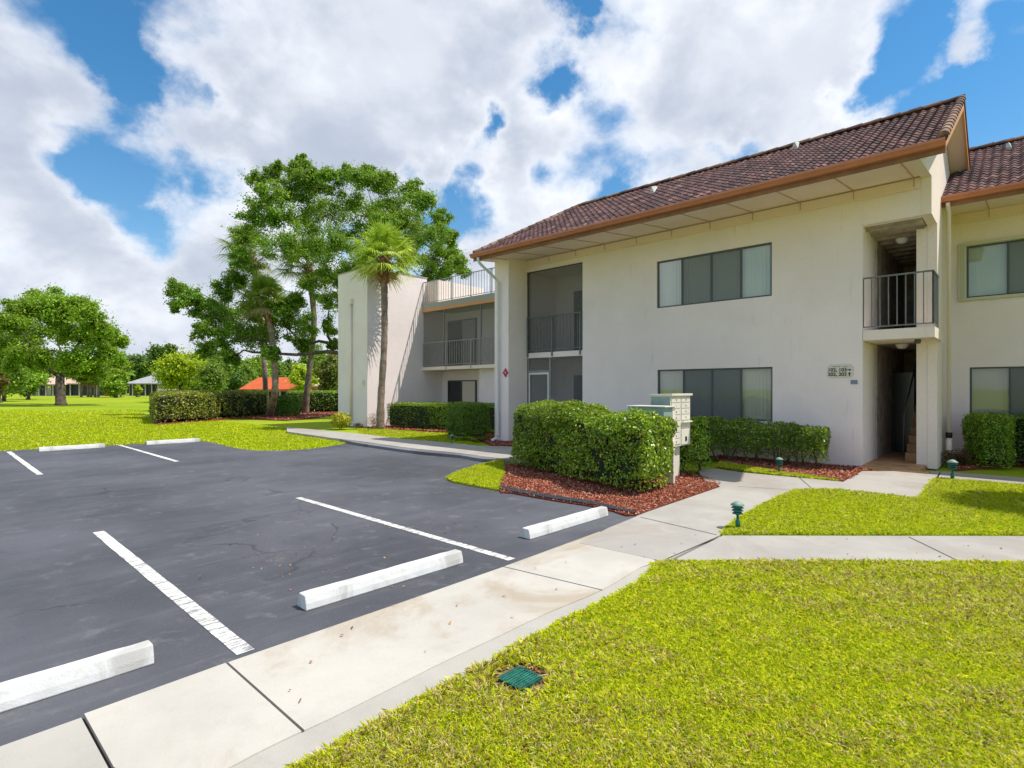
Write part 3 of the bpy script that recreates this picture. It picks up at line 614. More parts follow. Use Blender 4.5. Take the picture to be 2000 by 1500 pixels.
b = MB(); b.box(8.051, 11.3, YE-.09, YE-.001, 0, 3.49); b.build('end_wall', 'wall', main)
tiled_block(main, 6.98, .56, 7.51, .74)
b = MB(); b.prism([(7.018, 3.398), (8.05, 3.515), (8.05, 3.535), (7.018, 3.418)], 'y', YG+.102, 7.50)
sf = b.build('soffit', 'soffit', main)
for i in range(11):
    y = .95+i*.62; b = MB()
    b.prism([(7.03, 3.388), (8.012, 3.500), (8.012, 3.510), (7.03, 3.399)], 'y', y, y+.010)
    b.box(8.020, 8.029, y, y+.009, 3.402, 3.505)
    b.build('soffit_batten', 'seam', sf)
b = MB(); b.prism([(8.008, 3.502), (8.028, 3.506), (8.028, 3.500)], 'y', YG+.11, 7.09); b.build('cornice_strip', 'seam', sf)
b = MB(); b.box(8.03, 8.0485, YG+.103, 7.10, 3.40, 3.51); b.box(8.022, 8.047, YG+.104, 7.099, 3.375, 3.40); b.build('frieze', 'soffit', main)
vent(main, 9.05, 2.53, 4.68); vent(main, 8.46, 4.59, 4.36)
# rake board
b = MB(); b.prism([(7.0, 3.42), (7.0, 3.49), (9.29, 4.765), (11.55, 3.50), (11.55, 3.41), (9.29, 4.66)], 'y', .575, .60); b.build('rake_board', 'orange_trim', main)
b = MB(); b.prism([(7.02, 3.44), (9.29, 4.70), (9.29, 4.71), (7.02, 3.455)], 'y', .601, YG-.001); b.prism([(9.292, 4.70), (11.5, 3.48), (11.5, 3.49), (9.292, 4.71)], 'y', .601, YG-.001); b.build('rake_soffit', 'soffit', main)
def divs(px): return [((.682-.731*(p-1000)/F)*WX/(.731+.682*(p-1000)/F)) for p in px]
window(main, WX, *win_u, sorted(divs((1331, 1388, 1446))), (1, 2), 'blind_pale')
window(main, WX, *win_l, sorted(divs((1334, 1389, 1446))), (1, 2), 'blind')
# screened balcony
def lanai(z0, z1, upper):
    b = MB(); b.box(8.95, 9.0, 5.771, YE-.092, z0, z1); bw = b.build('balcony_wall', 'wall_wing', main)
    b = MB(); b.box(WX+.131, 8.95, 5.771, YE-.092, z0-.0005, z0+.01); b.build('balcony_floor', 'grey_concrete', bw)
    b = MB(); b.box(WX+.131, 8.95, 5.771, YE-.092, z1-.01, z1); b.build('balcony_ceiling', 'wall_wing', bw)
    b = MB(); b.box(WX+.131, 8.95, 7.101, YE-.093, z0, z1-.01); b.build('balcony_side_wall', 'wall_wing', bw)
    zt = z0+1.26; yb = 6.62
    b = MB(); b.box(8.93, 8.949, 5.78, yb, z0+.01, zt); d_ = b.build('sliding_door', 'dark_door', main)
    b = MB()
    for a, c in ((5.78, 5.80), (6.19, 6.23), (yb-.02, yb)): b.box(8.918, 8.929, a, c, z0+.01, zt)
    b.box(8.917, 8.929, 5.78, yb, zt-.02, zt); b.build('door_frame', 'bronze', d_)
lanai(1.70, 3.30, True); lanai(0.02, 1.60, False)
b = MB(); b.box(WX+.004, 8.95, 5.781, 7.099, 1.60, 1.699); b.build('balcony_slab', 'cream', main)
scr = MB(); scr.quad((WX+.03, 5.78, 1.70), (WX+.03, 7.10, 1.70), (WX+.03, 7.10, 3.28), (WX+.03, 5.78, 3.28)); s_ = scr.build('balcony_screen', 'screen', main)
b = MB()
for a, c, z0_, z1_ in ((5.78, 5.80, 1.70, 3.28), (7.08, 7.10, 1.70, 3.28), (5.80, 7.08, 3.262, 3.28)): b.box(WX+.02, WX+.045, a, c, z0_, z1_)
b.build('screen_frame', 'bronze', s_)
scr = MB(); scr.quad((WX+.03, 5.78, .02), (WX+.03, 7.10, .02), (WX+.03, 7.10, 1.60), (WX+.03, 5.78, 1.60)); s_ = scr.build('porch_screen', 'screen', main)
b = MB()
for a, c, z0_, z1_ in ((5.78, 5.795, .02, 1.60), (6.53, 6.56, .02, 1.60), (7.075, 7.10, .02, 1.60)): b.box(WX+.018, WX+.046, a, c, z0_, z1_)
b.box(WX+.017, WX+.045, 6.56, 7.075, 1.33, 1.36); b.build('screen_frame', 'rail_light', s_)
b = MB(); b.box(WX+.012, WX+.017, 6.57, 6.60, .06, 1.32); b.box(WX+.012, WX+.017, 7.04, 7.07, .06, 1.32); b.box(WX+.0115, WX+.017, 6.60, 7.04, .06, .10); b.box(WX+.0115, WX+.017, 6.60, 7.04, 1.28, 1.32); b.box(WX-.01, WX+.011, 6.575, 6.59, .62, .68)
b.build('screen_door', 'white_metal', main)
railing(main, [(WX-.012, 5.80), (WX-.012, 7.09)], 1.74, 2.39, .083, (.02, .52, .99), 'rail')
# stair hall and its balcony
b = MB(); b.box(WX+.001, 8.9, YG-.03, 1.478, 1.61, 1.735); b.build('landing_slab', 'cream', main)
railing(main, [(WX+.02, 1.475), (WX+.02, YG-.01), (8.60, YG-.01)], 1.77, 2.40, .088, (), 'rail', .01)
b = MB(); b.box(8.05, 11.3, .9, 1.489, -.03, .045); b.build('hall_floor', 'brown_floor', main)
b = MB(); b.box(WX-.12, WX-.002, .80, 1.50, -.03, .036); b.build('threshold', 'brown_floor', main)
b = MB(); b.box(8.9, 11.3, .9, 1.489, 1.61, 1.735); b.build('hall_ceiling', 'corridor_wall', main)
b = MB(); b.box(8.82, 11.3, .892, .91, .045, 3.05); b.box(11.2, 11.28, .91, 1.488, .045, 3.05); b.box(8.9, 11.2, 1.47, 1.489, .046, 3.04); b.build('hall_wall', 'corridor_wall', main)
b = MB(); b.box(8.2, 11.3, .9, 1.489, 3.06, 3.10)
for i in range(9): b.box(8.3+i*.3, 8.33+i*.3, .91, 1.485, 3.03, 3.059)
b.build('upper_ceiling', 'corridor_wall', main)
b = MB()
for i in range(9): b.box(8.95+i*.16, 9.11+i*.16+(.001 if i < 8 else 0), .912, 1.16, .046, .15+i*.105)
b.build('staircase', 'brown_floor', main)
b = MB(); b.tube([(8.95*H, 1.175*H, .15*H), (8.95*H, 1.175*H, .65*H), (10.4*H, 1.175*H, 1.58*H)], .02, 6); b.build('handrail', 'bronze', main)
b = MB(); b.box(10.1, 10.13, 1.2, 1.468, .05, 1.25); b.build('hall_door', 'dark_door', main)
for z_ in (1.608, 3.028):
    b = MB(); b.lathe(9.0*H, 1.2*H, [(.001, z_*H-.11), (.08, z_*H-.10), (.12, z_*H-.05), (.13, z_*H-.001)], 16); b.build('ceiling_light', 'white', main)
b = MB(); b.lathe(8.3*H, .95*H, [(.001, 1.608*H-.09), (.05, 1.608*H-.08), (.06, 1.608*H-.03), (.05, 1.608*H)], 12); b.build('security_camera', 'bronze', main)
# downspout at the pier
b = MB(); yy = 7.33*H
b.tube([(6.95*H, yy, 3.42*H), (6.95*H, yy, 3.36*H), (7.0*H, yy, 3.31*H), (7.40*H, yy, 3.10*H), (7.475*H, yy, 3.04*H), (7.475*H, yy, .12*H), (7.44*H, yy, .07*H), (7.30*H, yy, .035*H)], .045, 10); b.build('downspout', 'white_metal', main)

# ------------------------------------------------------------------ left wing with stair tower and roof terrace
wing = thing('apartment_building', 'flat roofed off white wing with a tall windowless stair tower beside the palm', 'building', (9.8*H, 11*H, 0))
b = MB(); b.box(7.88, 9.83, 12.5, 13.97, 0, 4.17); tw = b.build('stair_tower', 'wall_wing', wing)
b = MB(); b.box(7.86, 9.85, 12.48, 13.99, 4.171, 4.19); b.build('parapet_cap', 'grey_fascia', tw)
b = MB(); b.tube([(7.84*H, 13.24*H, 3.28*H), (7.84*H, 13.24*H, .15*H)], .05, 10); b.box(7.80, 7.879, 13.19, 13.29, 3.28, 3.42); b.build('downspout', 'cream', tw)
b = MB(); b.box(9.831, 11.6, 12.0, 13.96, 3.30, 4.06); b.build('terrace_wall', 'cream', wing)
b = MB(); b.box(10.40, 10.5, 7.48, 12.499, 0, 3.17); b.box(9.831, 14.5, 12.5, 13.9, 0, 3.29); b.box(9.9, 10.399, 7.48, 10.4, 0, 1.529); b.box(14.4, 14.5, 7.48, 12.49, 0, 3.2)
b.build('wall', 'wall_wing', wing)
b = MB(); b.box(9.66, 14.5, 7.48, 12.495, 3.25, 3.40); rf = b.build('roof_terrace', 'grey_fascia', wing)
b = MB(); b.box(9.655, 9.69, 7.47, 12.494, 3.17, 3.249); b.build('fascia_board', 'orange_trim', wing)
b = MB(); b.box(9.66, 10.399, 7.48, 12.494, 1.53, 1.62); b.build('balcony_slab', 'cream', wing)
railing(wing, [(9.69, 7.5), (9.69, 12.49)], 3.43, 4.03, .10, (.15, .3, .45, .6, .75, .9), 'rail_light')
railing(wing, [(9.66, 7.5), (9.66, 12.44)], 1.66, 2.30, .095, (.2, .4, .6, .8), 'rail_light')
for y in (8.6, 10.1, 11.55):
    b = MB(); b.box(9.68, 9.70, y, y+.035, 1.62, 3.17); b.build('screen_post', 'rail', wing)
b = MB(); b.quad((9.705, 7.49, 1.62), (9.705, 12.49, 1.62), (9.705, 12.49, 3.17), (9.705, 7.49, 3.17)); b.build('balcony_screen', 'screen', wing)
for z0_, z1_ in ((1.63, 2.96), (.05, 1.25)):
    b = MB(); b.box(10.37, 10.399, 11.02, 12.20, z0_, z1_); d_ = b.build('sliding_door', 'dark_door', wing)
    b = MB(); b.box(10.362, 10.3695, 11.05, 11.58, z0_+.03, z1_-.03); b.build('curtain', 'blind' if z0_ < 1 else 'grey_fascia', d_)
    b = MB()
    for a, c in ((11.02, 11.05), (11.59, 11.62), (12.17, 12.20)): b.box(10.35, 10.361, a, c, z0_, z1_)
    b.box(10.349, 10.361, 11.02, 12.2, z1_-.03, z1_); b.build('door_frame', 'bronze', d_)
b = MB(); b.box(10.6, 11.4, 7.5, 9.3, 4.35, 4.42); b.prism([(10.55, 4.42), (11.45, 4.42), (11.2, 4.62)], 'y', 7.5, 9.35); b.build('stair_canopy', 'grey_fascia', wing)
b = MB(); b.tube([(10.65*H, 9.2*H, 4.36*H), (10.65*H, 9.2*H, 3.41*H)], .05, 8); b.build('canopy_post', 'white_metal', wing)

# ------------------------------------------------------------------ right block
rb = thing('apartment_building', 'off white stucco block with brown tiled roof set back beside the stair opening', 'building', (10.17*H, -1*H, 0))
b = MB(); RXX = 10.17; w1 = (-.95, .60, 2.30, 3.04); w2 = (-.95, .565, .55, 1.31)
facade(b, RXX, -6., YG-.002, 0, 3.56, [w1, w2], .13); b.box(RXX+.13, 13.4, -6., -5.9, 0, 3.5); b.build('wall', 'wall', rb)
tiled_block(rb, 9.09, -6.2, YG-.003, 0., right_rake=False)
b = MB(); b.prism([(9.12, 3.398), (10.17, 3.515), (10.17, 3.535), (9.12, 3.418)], 'y', -6.1, YG-.004); sf = b.build('soffit', 'soffit', rb)
for i in range(7):
    b = MB(); b.prism([(9.14, 3.388), (10.132, 3.500), (10.132, 3.510), (9.14, 3.399)], 'y', .35-i*.62, .360-i*.62); b.box(10.140, 10.149, .35-i*.62, .359-i*.62, 3.402, 3.505)
    b.build('soffit_batten', 'seam', sf)
b = MB(); b.box(10.15, 10.168, -6, YG-.004, 3.40, 3.51); b.box(10.142, 10.167, -6, YG-.005, 3.375, 3.40); b.build('frieze', 'soffit', rb)
vent(rb, 11.1, .17, 4.62)
window(rb, RXX, *w1, [-.29, .16], (1,), 'blind_pale'); window(rb, RXX, *w2, [-.33, .14], (1,), 'blind')
b = MB()
for a, c in ((.602, .69), (-1.04, -.952)): 
    for j in range(3): b.box(RXX-.05+.006*j, RXX-.004, a+.029*j, a+.027+.029*j, 2.26, 3.08)
b.box(RXX-.04, RXX-.003, -.951, .601, 3.042, 3.08); b.box(RXX-.04, RXX-.003, -.951, .601, 2.26, 2.298); b.build('storm_shutter', 'shutter', rb)
b = MB(); b.tube([(9.06*H, .72*H, 3.42*H), (9.08*H, .72*H, 3.38*H), (9.2*H, .72*H, 3.3*H), (9.2*H, .72*H, .42*H)], .04, 10)
b.tube([(9.2*H, .72*H, .36*H), (9.2*H, .72*H, .04*H)], .055, 10); ds = b.build('downspout', 'cream', rb)
b = MB(); b.tube([(9.2*H, .72*H, .43*H), (9.2*H, .72*H, .36*H)], .062, 12); b.build('pipe_coupling', 'black', ds)

# ------------------------------------------------------------------ signs
yS, zS = 1.725, 1.235
sg = thing('unit_sign', 'cream unit number plaque on the facade left of the stair opening', 'sign', ((WX-.02)*H, yS*H, zS*H))
b = MB(); w_, h_ = .145, .085
b.prism([(yS-w_+.03, zS-h_), (yS+w_-.03, zS-h_), (yS+w_-.02, zS-h_+.02), (yS+w_, zS-h_+.03), (yS+w_, zS+h_-.03), (yS+w_-.02, zS+h_-.02), (yS+w_-.03, zS+h_), (yS-w_+.03, zS+h_), (yS-w_+.02, zS+h_-.02), (yS-w_, zS+h_-.03), (yS-w_, zS-h_+.03), (yS-w_+.02, zS-h_+.02)], 'x', WX-.012, WX-.001)
b.build('plaque', 'sign', sg)
xt = (WX-.0135)*H
b = MB()
for a, c in ((.09, .045), (.04, .0), (-.03, -.07), (-.075, -.085)): b.box(WX-.0135, WX-.0121, yS+c, yS+a, zS+.052, zS+.060)
b.build('faded_line', 'grey_ink', sg)
text('102, 103', .105, 'black', (xt, (yS+.035)*H, (zS+.012)*H), sg, RX, .0025); text('202, 203', .105, 'black', (xt, (yS+.035)*H, (zS-.045)*H), sg, RX, .0025)
b = MB()
b.box(WX-.0135, WX-.0121, yS-.10, yS-.075, zS+.006, zS+.016); b.prism([(yS-.10, zS+.026), (yS-.10, zS-.004), (yS-.125, zS+.011)], 'x', WX-.0136, WX-.0121)
b.box(WX-.0135, WX-.0121, yS-.108, yS-.096, zS-.07, zS-.04); b.prism([(yS-.12, zS-.041), (yS-.084, zS-.041), (yS-.102, zS-.018)], 'x', WX-.0136, WX-.0121); b.build('arrow', 'black', sg)
b = MB(); b.box(WX-.012, WX-.001, 1.535, 1.61, 1.065, 1.115); pl = b.build('blue_plate', 'blue_plate', None, .003); tag(pl, 'small blue grey plate on the wall below the unit number plaque', 'plate')
ds_ = thing('diamond_sign', 'small red diamond sign on the end of the white pier', 'sign', (7.51*H, 7.19*H, 1.31*H))
b = MB(); cy, cz = 7.17, 1.31; b.prism([(cy-.062, cz-.062), (cy+.062, cz-.062), (cy+.062, cz+.062), (cy-.062, cz+.062)], 'x', 7.512, 7.519); b.build('backing', 'white', ds_)
b = MB(); b.prism([(cy-.075, cz), (cy, cz-.09), (cy+.075, cz), (cy, cz+.09)], 'x', 7.506, 7.5115); b.build('diamond', 'red_sign', ds_)
text('R', .09, 'white', (7.5045*H, cy*H, cz*H), ds_, RX, .001)
tp = thing('unit_sign', 'small plaque on the windowless stair tower behind the palm', 'sign', (7.87*H, 12.66*H, 1.16*H))
b = MB(); b.box(7.868, 7.879, 12.61, 12.72, 1.08, 1.24); b.build('plaque', 'sign', tp)
b = MB()
for z_ in (1.165,): b.box(7.866, 7.8675, 12.63, 12.70, z_-.008, z_+.008)
b.build('faded_line', 'grey_ink', tp)

# ------------------------------------------------------------------ mailboxes
mb_ = thing('mailbox_cluster', 'tall cream mailbox unit with two columns of small numbered doors', 'mailbox', (5.77*H, 2.92*H, .05), 'mailboxes by the hedge')
X0, X1, Y0, Y1, Z0, Z1 = 5.53, 6.01, 2.80, 3.05, .365, .925
b = MB(); b.box(X0, X1, Y0+.006, Y1, Z0, Z1); b.build('cabinet', 'mailbox', mb_, .004)
b = MB(); b.prism([(X0+.001, Z0+.03), (X0+.001, Z1-.01)] + [(X0-.0005, Z1-.01), (X0-.0005, Z0+.03)], 'y', Y0+.01, Y1-.01); b.build('side_panel', 'mailbox_green', mb_)
b = MB(); b.prism([(Y0-.02, Z1+.001), (Y1+.012, Z1+.001), (Y1+.012, Z1+.018), (Y0-.02, Z1+.026)], 'x', X0-.015, X1+.012); b.build('cap', 'mailbox', mb_, .004)
for col in range(2):
    xa = X0+.015+col*.235
    nd = 8 if col == 0 else 4
    for i in range(nd):
        zt = Z1-.015-i*.066; b = MB(); b.box(xa, xa+.215, Y0-.002, Y0+.005, zt-.056, zt); dr = b.build('door', 'mailbox', mb_, .003)
        b = MB(); b.box(xa+.10, xa+.115, Y0-.006, Y0-.003, zt-.036, zt-.022); b.build('lock', 'rail', dr)
b = MB(); xa = X0+.25; b.box(xa, xa+.215, Y0-.002, Y0+.005, Z1-.36, Z1-.315); b.box(xa-.005, xa+.22, Y0-.03, Y0-.003, Z1-.30, Z1-.285); b.build('mail_slot', 'mailbox', mb_, .003)
b = MB(); b.box(xa, xa+.215, Y0-.002, Y0+.005, Z0+.015, Z1-.375); dr = b.build('parcel_door', 'mailbox', mb_, .003)
b = MB(); b.box(xa+.09, xa+.125, Y0-.008, Y0-.003, Z0+.05, Z0+.10); b.build('lock', 'black', dr)
b = MB(); b.box(5.68, 5.86, 2.86, 3.0, .02, Z0-.001); b.build('pedestal', 'mailbox', mb_, .005)
mp_ = thing('mailbox_cluster', 'low grey green mail cabinet with a flat overhanging lid rising behind the big hedge', 'mailbox', (5.25*H, 2.8*H, .05), 'mailboxes by the hedge')
b = MB(); b.box(5.10, 5.28, 2.66, 3.07, .45, .815); b.build('cabinet', 'mailbox_green', mp_, .006)
b = MB(); b.box(5.085, 5.35, 2.635, 3.09, .816, .826); b.build('lid', 'mailbox', mp_, .002)
b = MB(); b.box(5.281, 5.33, 2.655, 2.74, .45, .814); b.build('side_panel', 'cream', mp_)
b = MB(); b.box(5.29, 5.325, 2.65, 2.735, .02, .449); b.box(5.282, 5.30, 2.95, 3.03, .02, .45); b.build('post', 'mailbox', mp_, .003)

# ------------------------------------------------------------------ wheel stops
stops = [(-.37, .573, 2.31, 'white concrete wheel stop at the bottom left corner, cut off by the picture edge'), (1.175, 2.115, 2.36, 'white concrete wheel stop lying between the two near parking lines'),
         (2.745, 3.69, 2.40, 'white concrete wheel stop beside the red mulch bed'), (1.26, 2.12, 11.5, 'far white wheel stop at the lawn edge between the two far parking lines'), (2.715, 3.585, 11.45, 'far white wheel stop at the lawn edge nearest the tongue of grass')]
proto = None
for i, (a, c, y, lab) in enumerate(stops):
    if i in (0, 3):
        L = (c-a)*H/2; b = MB(); nseg = 16
        prof = [(-.075, 0), (.075, 0), (.068, .05), (.048, .115), (-.048, .115), (-.068, .05)]
        vs_ = []; 
        for s_ in range(nseg+1):
            x_ = -L+2*L*s_/nseg
            for (py_, pz_) in prof: vs_.append((x_, py_+random.uniform(-.002, .002), pz_+(random.uniform(-.002, .002) if pz_ > .01 else 0)))
        np_ = len(prof)
        b.add(vs_, [(s_*np_+j, s_*np_+(j+1) % np_, (s_+1)*np_+(j+1) % np_, (s_+1)*np_+j) for s_ in range(nseg) for j in range(np_)] + [tuple(range(np_)), tuple(range(nseg*np_, (nseg+1)*np_))])
        proto = b.build('wheel_stop', 'stop', None, .008); o = proto
    else:
        o = proto.copy(); C.objects.link(o)
    o.location = ((a+c)/2*H, (y+.04)*H, .001); o.rotation_euler = (0, 0, random.uniform(-.01, .01)); tag(o, lab, 'wheel stop', 'wheel stops in the car park')

# ------------------------------------------------------------------ path lamps
def lamp():
    t = thing('path_light', '', 'garden light', (0, 0, 0), 'green tiered path lights')
    b = MB(); b.lathe(0, 0, [(0.001, 0), (.026, 0), (.028, .09), (.022, .11), (.014, .115), (.014, .17), (.03, .18), (.03, .19), (.001, .19)], 14); b.build('stake', 'lamp_green', t)
    b = MB(); b.lathe(0, 0, [(.026, .19), (.026, .30)], 12); b.build('lens', 'lamp_cap', t)
    for z_, r_ in ((.20, .06), (.235, .066), (.27, .07)):
        b = MB(); b.lathe(0, 0, [(r_, z_-.012), (r_+.003, z_-.008), (.032, z_+.018), (.028, z_+.018), (r_-.004, z_-.010), (r_, z_-.012)], 18); b.build('louvre', 'lamp_green', t)
    b = MB(); b.lathe(0, 0, [(.001, .292), (.078, .290), (.080, .296), (.045, .325), (.02, .338), (.001, .342)], 18); b.build('cap', 'lamp_cap', t)
    return t
lp = lamp()
for i, (px_, py_, z_, lab, s_) in enumerate([(1441, 1034, .02, 'nearest green tiered path light at the tip of the triangular lawn', 1.), (1522, 925, .03, 'green path light in front of the mulch under the ground floor window', .95), (1860, 937, .03, 'green path light beside the stair opening at the walkway', 1.1),
                     (882, 867, .05, 'green path light on the shaded grass beside the clipped hedge block', .85), (719, 844, .0, 'small green path light on the grass in front of the stair tower', .8)]):
    o = lp if i == 0 else copy_tree(lp)
    g_ = G(px_, py_, z_); o.location = g_; o.scale = (s_, s_, s_); o.rotation_euler = (random.uniform(-.05, .05), random.uniform(-.05, .05), i); o['label'] = lab

# ------------------------------------------------------------------ drain grate
g_ = G(1016, 1326, .026); dg = thing('drain_grate', 'green plastic drain grate set in bare soil at the lawn edge', 'drain', g_)
b = MB(); cx_, cy_, cz_ = g_; a = .088; zt = cz_+.012
for s_ in (-1, 1):
    b.box(cx_-a, cx_+a, cy_+s_*a-.007, cy_+s_*a+.007, cz_-.05, zt, k=1); b.box(cx_+s_*a-.007, cx_+s_*a+.007, cy_-a+.007, cy_+a-.007, cz_-.05, zt-.001, k=1)
b.build('frame', 'drain', dg, .002)
b = MB()
for i in range(9):
    y_ = cy_-a+.018+i*.0188; b.box(cx_-a+.008, cx_+a-.008, y_-.0035, y_+.0035, cz_-.04, zt-.002+(.002 if i % 3 == 0 else 0), k=1)
for i in range(3): b.box(cx_-.044+i*.044-.003, cx_-.044+i*.044+.003, cy_-a+.01, cy_+a-.01, cz_-.04, zt-.006, k=1)
b.build('slat', 'drain_light', dg)
b = MB(); b.box(cx_-a, cx_+a, cy_-a, cy_+a, cz_-.049, cz_-.042, k=1); b.build('sump', 'black', dg)

# ------------------------------------------------------------------ hedges
HG = [(.12, .26, .015), (.24, .42, .018), (.05, .13, .014), (.50, .60, .04), (.30, .22, .08)]
def hedge(label, poly, top, n, size, cols=HG, wts=(5, 4, 3, 2, .6), z0=.0, amp=.06, round_=.16, thick=.07, gap=0., stems=0, group=None, name='hedge', cat='hedge', corez=None, core=True):
    """poly in metres; top: height or function of (x, y) arrays"""
    pa = np.array(poly); lo, hi = pa.min(0)-.12, pa.max(0)+.12; tf = top if callable(top) else (lambda x, y: np.full(len(x), float(top)))
    ztop = float(tf(pa[:, 0], pa[:, 1]).max()); cen = pa.mean(0)
    root = thing(name, label, cat, (cen[0], cen[1], 0), group)
    acc = []; accn = []; got = 0; sd_ = random.randint(0, 9999)
    for it in range(300):
        q = rng.uniform((*lo, z0), (*hi, ztop+.1), (150000, 3)); ins = inpoly(q[:, 0], q[:, 1], poly); ed, nx, ny = edgedist(q[:, 0], q[:, 1], poly)
        a = np.where(ins, ed, -ed); bb = tf(q[:, 0], q[:, 1])-q[:, 2]
        s = np.minimum(a, bb); r = round_; m_ = (a < r) & (bb < r); s = np.where(m_, r-np.hypot(r-np.minimum(a, r), r-np.minimum(bb, r)), s)
        nz = snoise(q, 5., sd_)*amp + snoise(q, 16., sd_+3)*amp*.5 + rng.normal(size=len(q))*.012
        s = s+nz-amp*.3
        low = (q[:, 2]-z0) < (.10+.12*np.abs(snoise(q*(1, 1, 0), 3.5, sd_+7))+.05) if z0 > .02 else np.zeros(len(q), bool)
        ok = (s > 0) & (rng.random(len(q)) < np.exp(-np.maximum(s, 0)/thick)) & ~(low & (rng.random(len(q)) < .75))
        if gap: ok &= snoise(q, 4.2, sd_+11) + .35*rng.normal(size=len(q)) > -1.+gap
        q = q[ok]; sign = np.where(a[ok] >= 0, 1, -1); wt = (bb[ok] < a[ok]).astype(float)
        nn = np.column_stack([nx[ok]*sign*(1-wt*.8), ny[ok]*sign*(1-wt*.8), .25+wt]); acc.append(q); accn.append(nn); got += len(q)
        if got > n: break
    q = np.concatenate(acc)[:n]; nn = unit(unit(np.concatenate(accn)[:n])*.8+rng.normal(size=(len(q), 3))*.55)
    cl = palette(len(q), cols, wts, .2); tone = 1+.30*snoise(q, 3., sd_+5); cl = np.clip(cl*tone[:, None], .003, 1)
    fo = npmesh('foliage', leafquads(q, nn, size*rng.uniform(.6, 1.2, len(q)), size*.55*rng.uniform(.7, 1.2, len(q))), 4, cl, 'hedge_leaf', root)
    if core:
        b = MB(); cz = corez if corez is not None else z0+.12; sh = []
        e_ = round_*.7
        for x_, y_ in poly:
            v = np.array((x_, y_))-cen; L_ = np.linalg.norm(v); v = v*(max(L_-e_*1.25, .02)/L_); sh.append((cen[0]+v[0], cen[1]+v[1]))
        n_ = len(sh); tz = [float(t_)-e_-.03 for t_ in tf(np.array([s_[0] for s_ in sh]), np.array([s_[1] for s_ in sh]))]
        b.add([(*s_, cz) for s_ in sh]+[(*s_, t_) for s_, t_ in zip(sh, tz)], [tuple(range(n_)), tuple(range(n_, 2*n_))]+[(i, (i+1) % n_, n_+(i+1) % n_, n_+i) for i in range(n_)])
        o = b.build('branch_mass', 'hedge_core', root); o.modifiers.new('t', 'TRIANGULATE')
    if stems:
        b = MB()
        pts = rng.uniform(pa.min(0), pa.max(0), (stems*8, 2)); pts = pts[inpoly(pts[:, 0], pts[:, 1], poly)]; ed, _, _ = edgedist(pts[:, 0], pts[:, 1], poly); pts = pts[ed > .20][:stems]
        for x_, y_ in pts:
            for k2 in range(3):
                dx, dy = rng.normal(size=2)*.11; hh = ztop*.75
                b.tube([(x_, y_, 0), (x_+dx*.4, y_+dy*.4, hh*.35), (x_+dx, y_+dy, hh*.7), (x_+dx*1.6, y_+dy*1.4, hh)], [.016, .012, .009, .004], 6)
        b.build('stem', 'stem', root)
    return root
def HP(l): return [(x*H, y*H) for x, y in l]
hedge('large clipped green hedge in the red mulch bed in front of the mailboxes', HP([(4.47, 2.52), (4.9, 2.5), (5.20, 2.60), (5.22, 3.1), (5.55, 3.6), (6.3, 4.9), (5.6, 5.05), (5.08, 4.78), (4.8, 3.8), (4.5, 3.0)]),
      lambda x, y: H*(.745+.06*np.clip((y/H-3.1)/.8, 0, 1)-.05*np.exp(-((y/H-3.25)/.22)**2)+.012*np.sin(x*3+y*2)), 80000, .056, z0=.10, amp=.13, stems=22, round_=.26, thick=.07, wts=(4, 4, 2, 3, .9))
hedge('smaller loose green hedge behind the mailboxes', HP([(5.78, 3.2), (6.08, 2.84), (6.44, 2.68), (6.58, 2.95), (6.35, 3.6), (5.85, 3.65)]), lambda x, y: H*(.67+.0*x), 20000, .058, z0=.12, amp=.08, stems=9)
hedge('thin leggy hedge along the wall under the ground floor window', HP([(7.38, 1.72), (7.86, 1.76), (7.9, 5.0), (7.36, 5.0)]), .565*H, 46000, .050, wts=(4, 3, 4, 2, 1), z0=.20, amp=.10, gap=.28, stems=24, core=False, thick=.15)
hedge('dark clipped hedge block against the white pier and downspout', HP([(6.93, 7.75), (7.3, 7.52), (7.48, 7.55), (7.5, 8.3), (7.0, 8.35)]), .745*H, 26000, .042, wts=(6, 3, 5, 1, .3), z0=.05, amp=.05)
hedge('long clipped hedge in front of the wing, running from the palm', HP([(8.15, 12.0), (8.25, 11.2), (8.55, 10.2), (8.8, 9.0), (8.8, 8.0), (9.3, 8.0), (9.35, 9.5), (9.1, 10.8), (8.7, 12.05)]), .66*H, 36000, .055, wts=(6, 4, 3, 2, .3), z0=.03, amp=.04)
hedge('clipped green hedge block beside the walkway at the right block', HP([(9.02, .36), (9.18, .12), (9.6, .08), (9.66, .42), (9.3, .60)]), .685*H, 18000, .045, wts=(5, 5, 3, 2, .5), z0=.04, amp=.04)
hedge('darker hedge along the right block under its window', HP([(9.62, -.02), (9.72, -3.), (10.1, -3.), (10.1, .45), (9.72, .42)]), .69*H, 22000, .05, wts=(4, 2, 6, .5, .8), z0=.04, amp=.06)
YC = [(.32, .34, .02), (.22, .25, .025), (.10, .13, .02), (.42, .42, .03), (.18, .10, .05)]
hp1 = [G(302, 829)[:2], G(395, 823)[:2], G(432, 819)[:2], G(432, 805)[:2], G(330, 808)[:2], G(292, 815)[:2]]
hedge('yellow green hedge at the left end of the lawn planting', hp1, 1.56, 26000, .11, YC, (4, 3, 3, 3, 1.4), z0=.05, amp=.12, round_=.3, thick=.12)
hp2 = [G(434, 818)[:2], G(522, 812)[:2], G(525, 800)[:2], G(436, 803)[:2]]
hedge('mixed dark and olive hedge between the yellow hedge and the leaning palm', hp2, 1.58, 24000, .11, YC, (1.2, 2.5, 5, 1.2, 1.6), z0=.05, amp=.12, round_=.25, thick=.12)
cc_ = np.array(G(561, 812)[:2]); hp3 = [tuple(cc_+np.array((math.cos(a_), math.sin(a_)))*.80) for a_ in np.linspace(0, 6.28, 13)[:-1]]
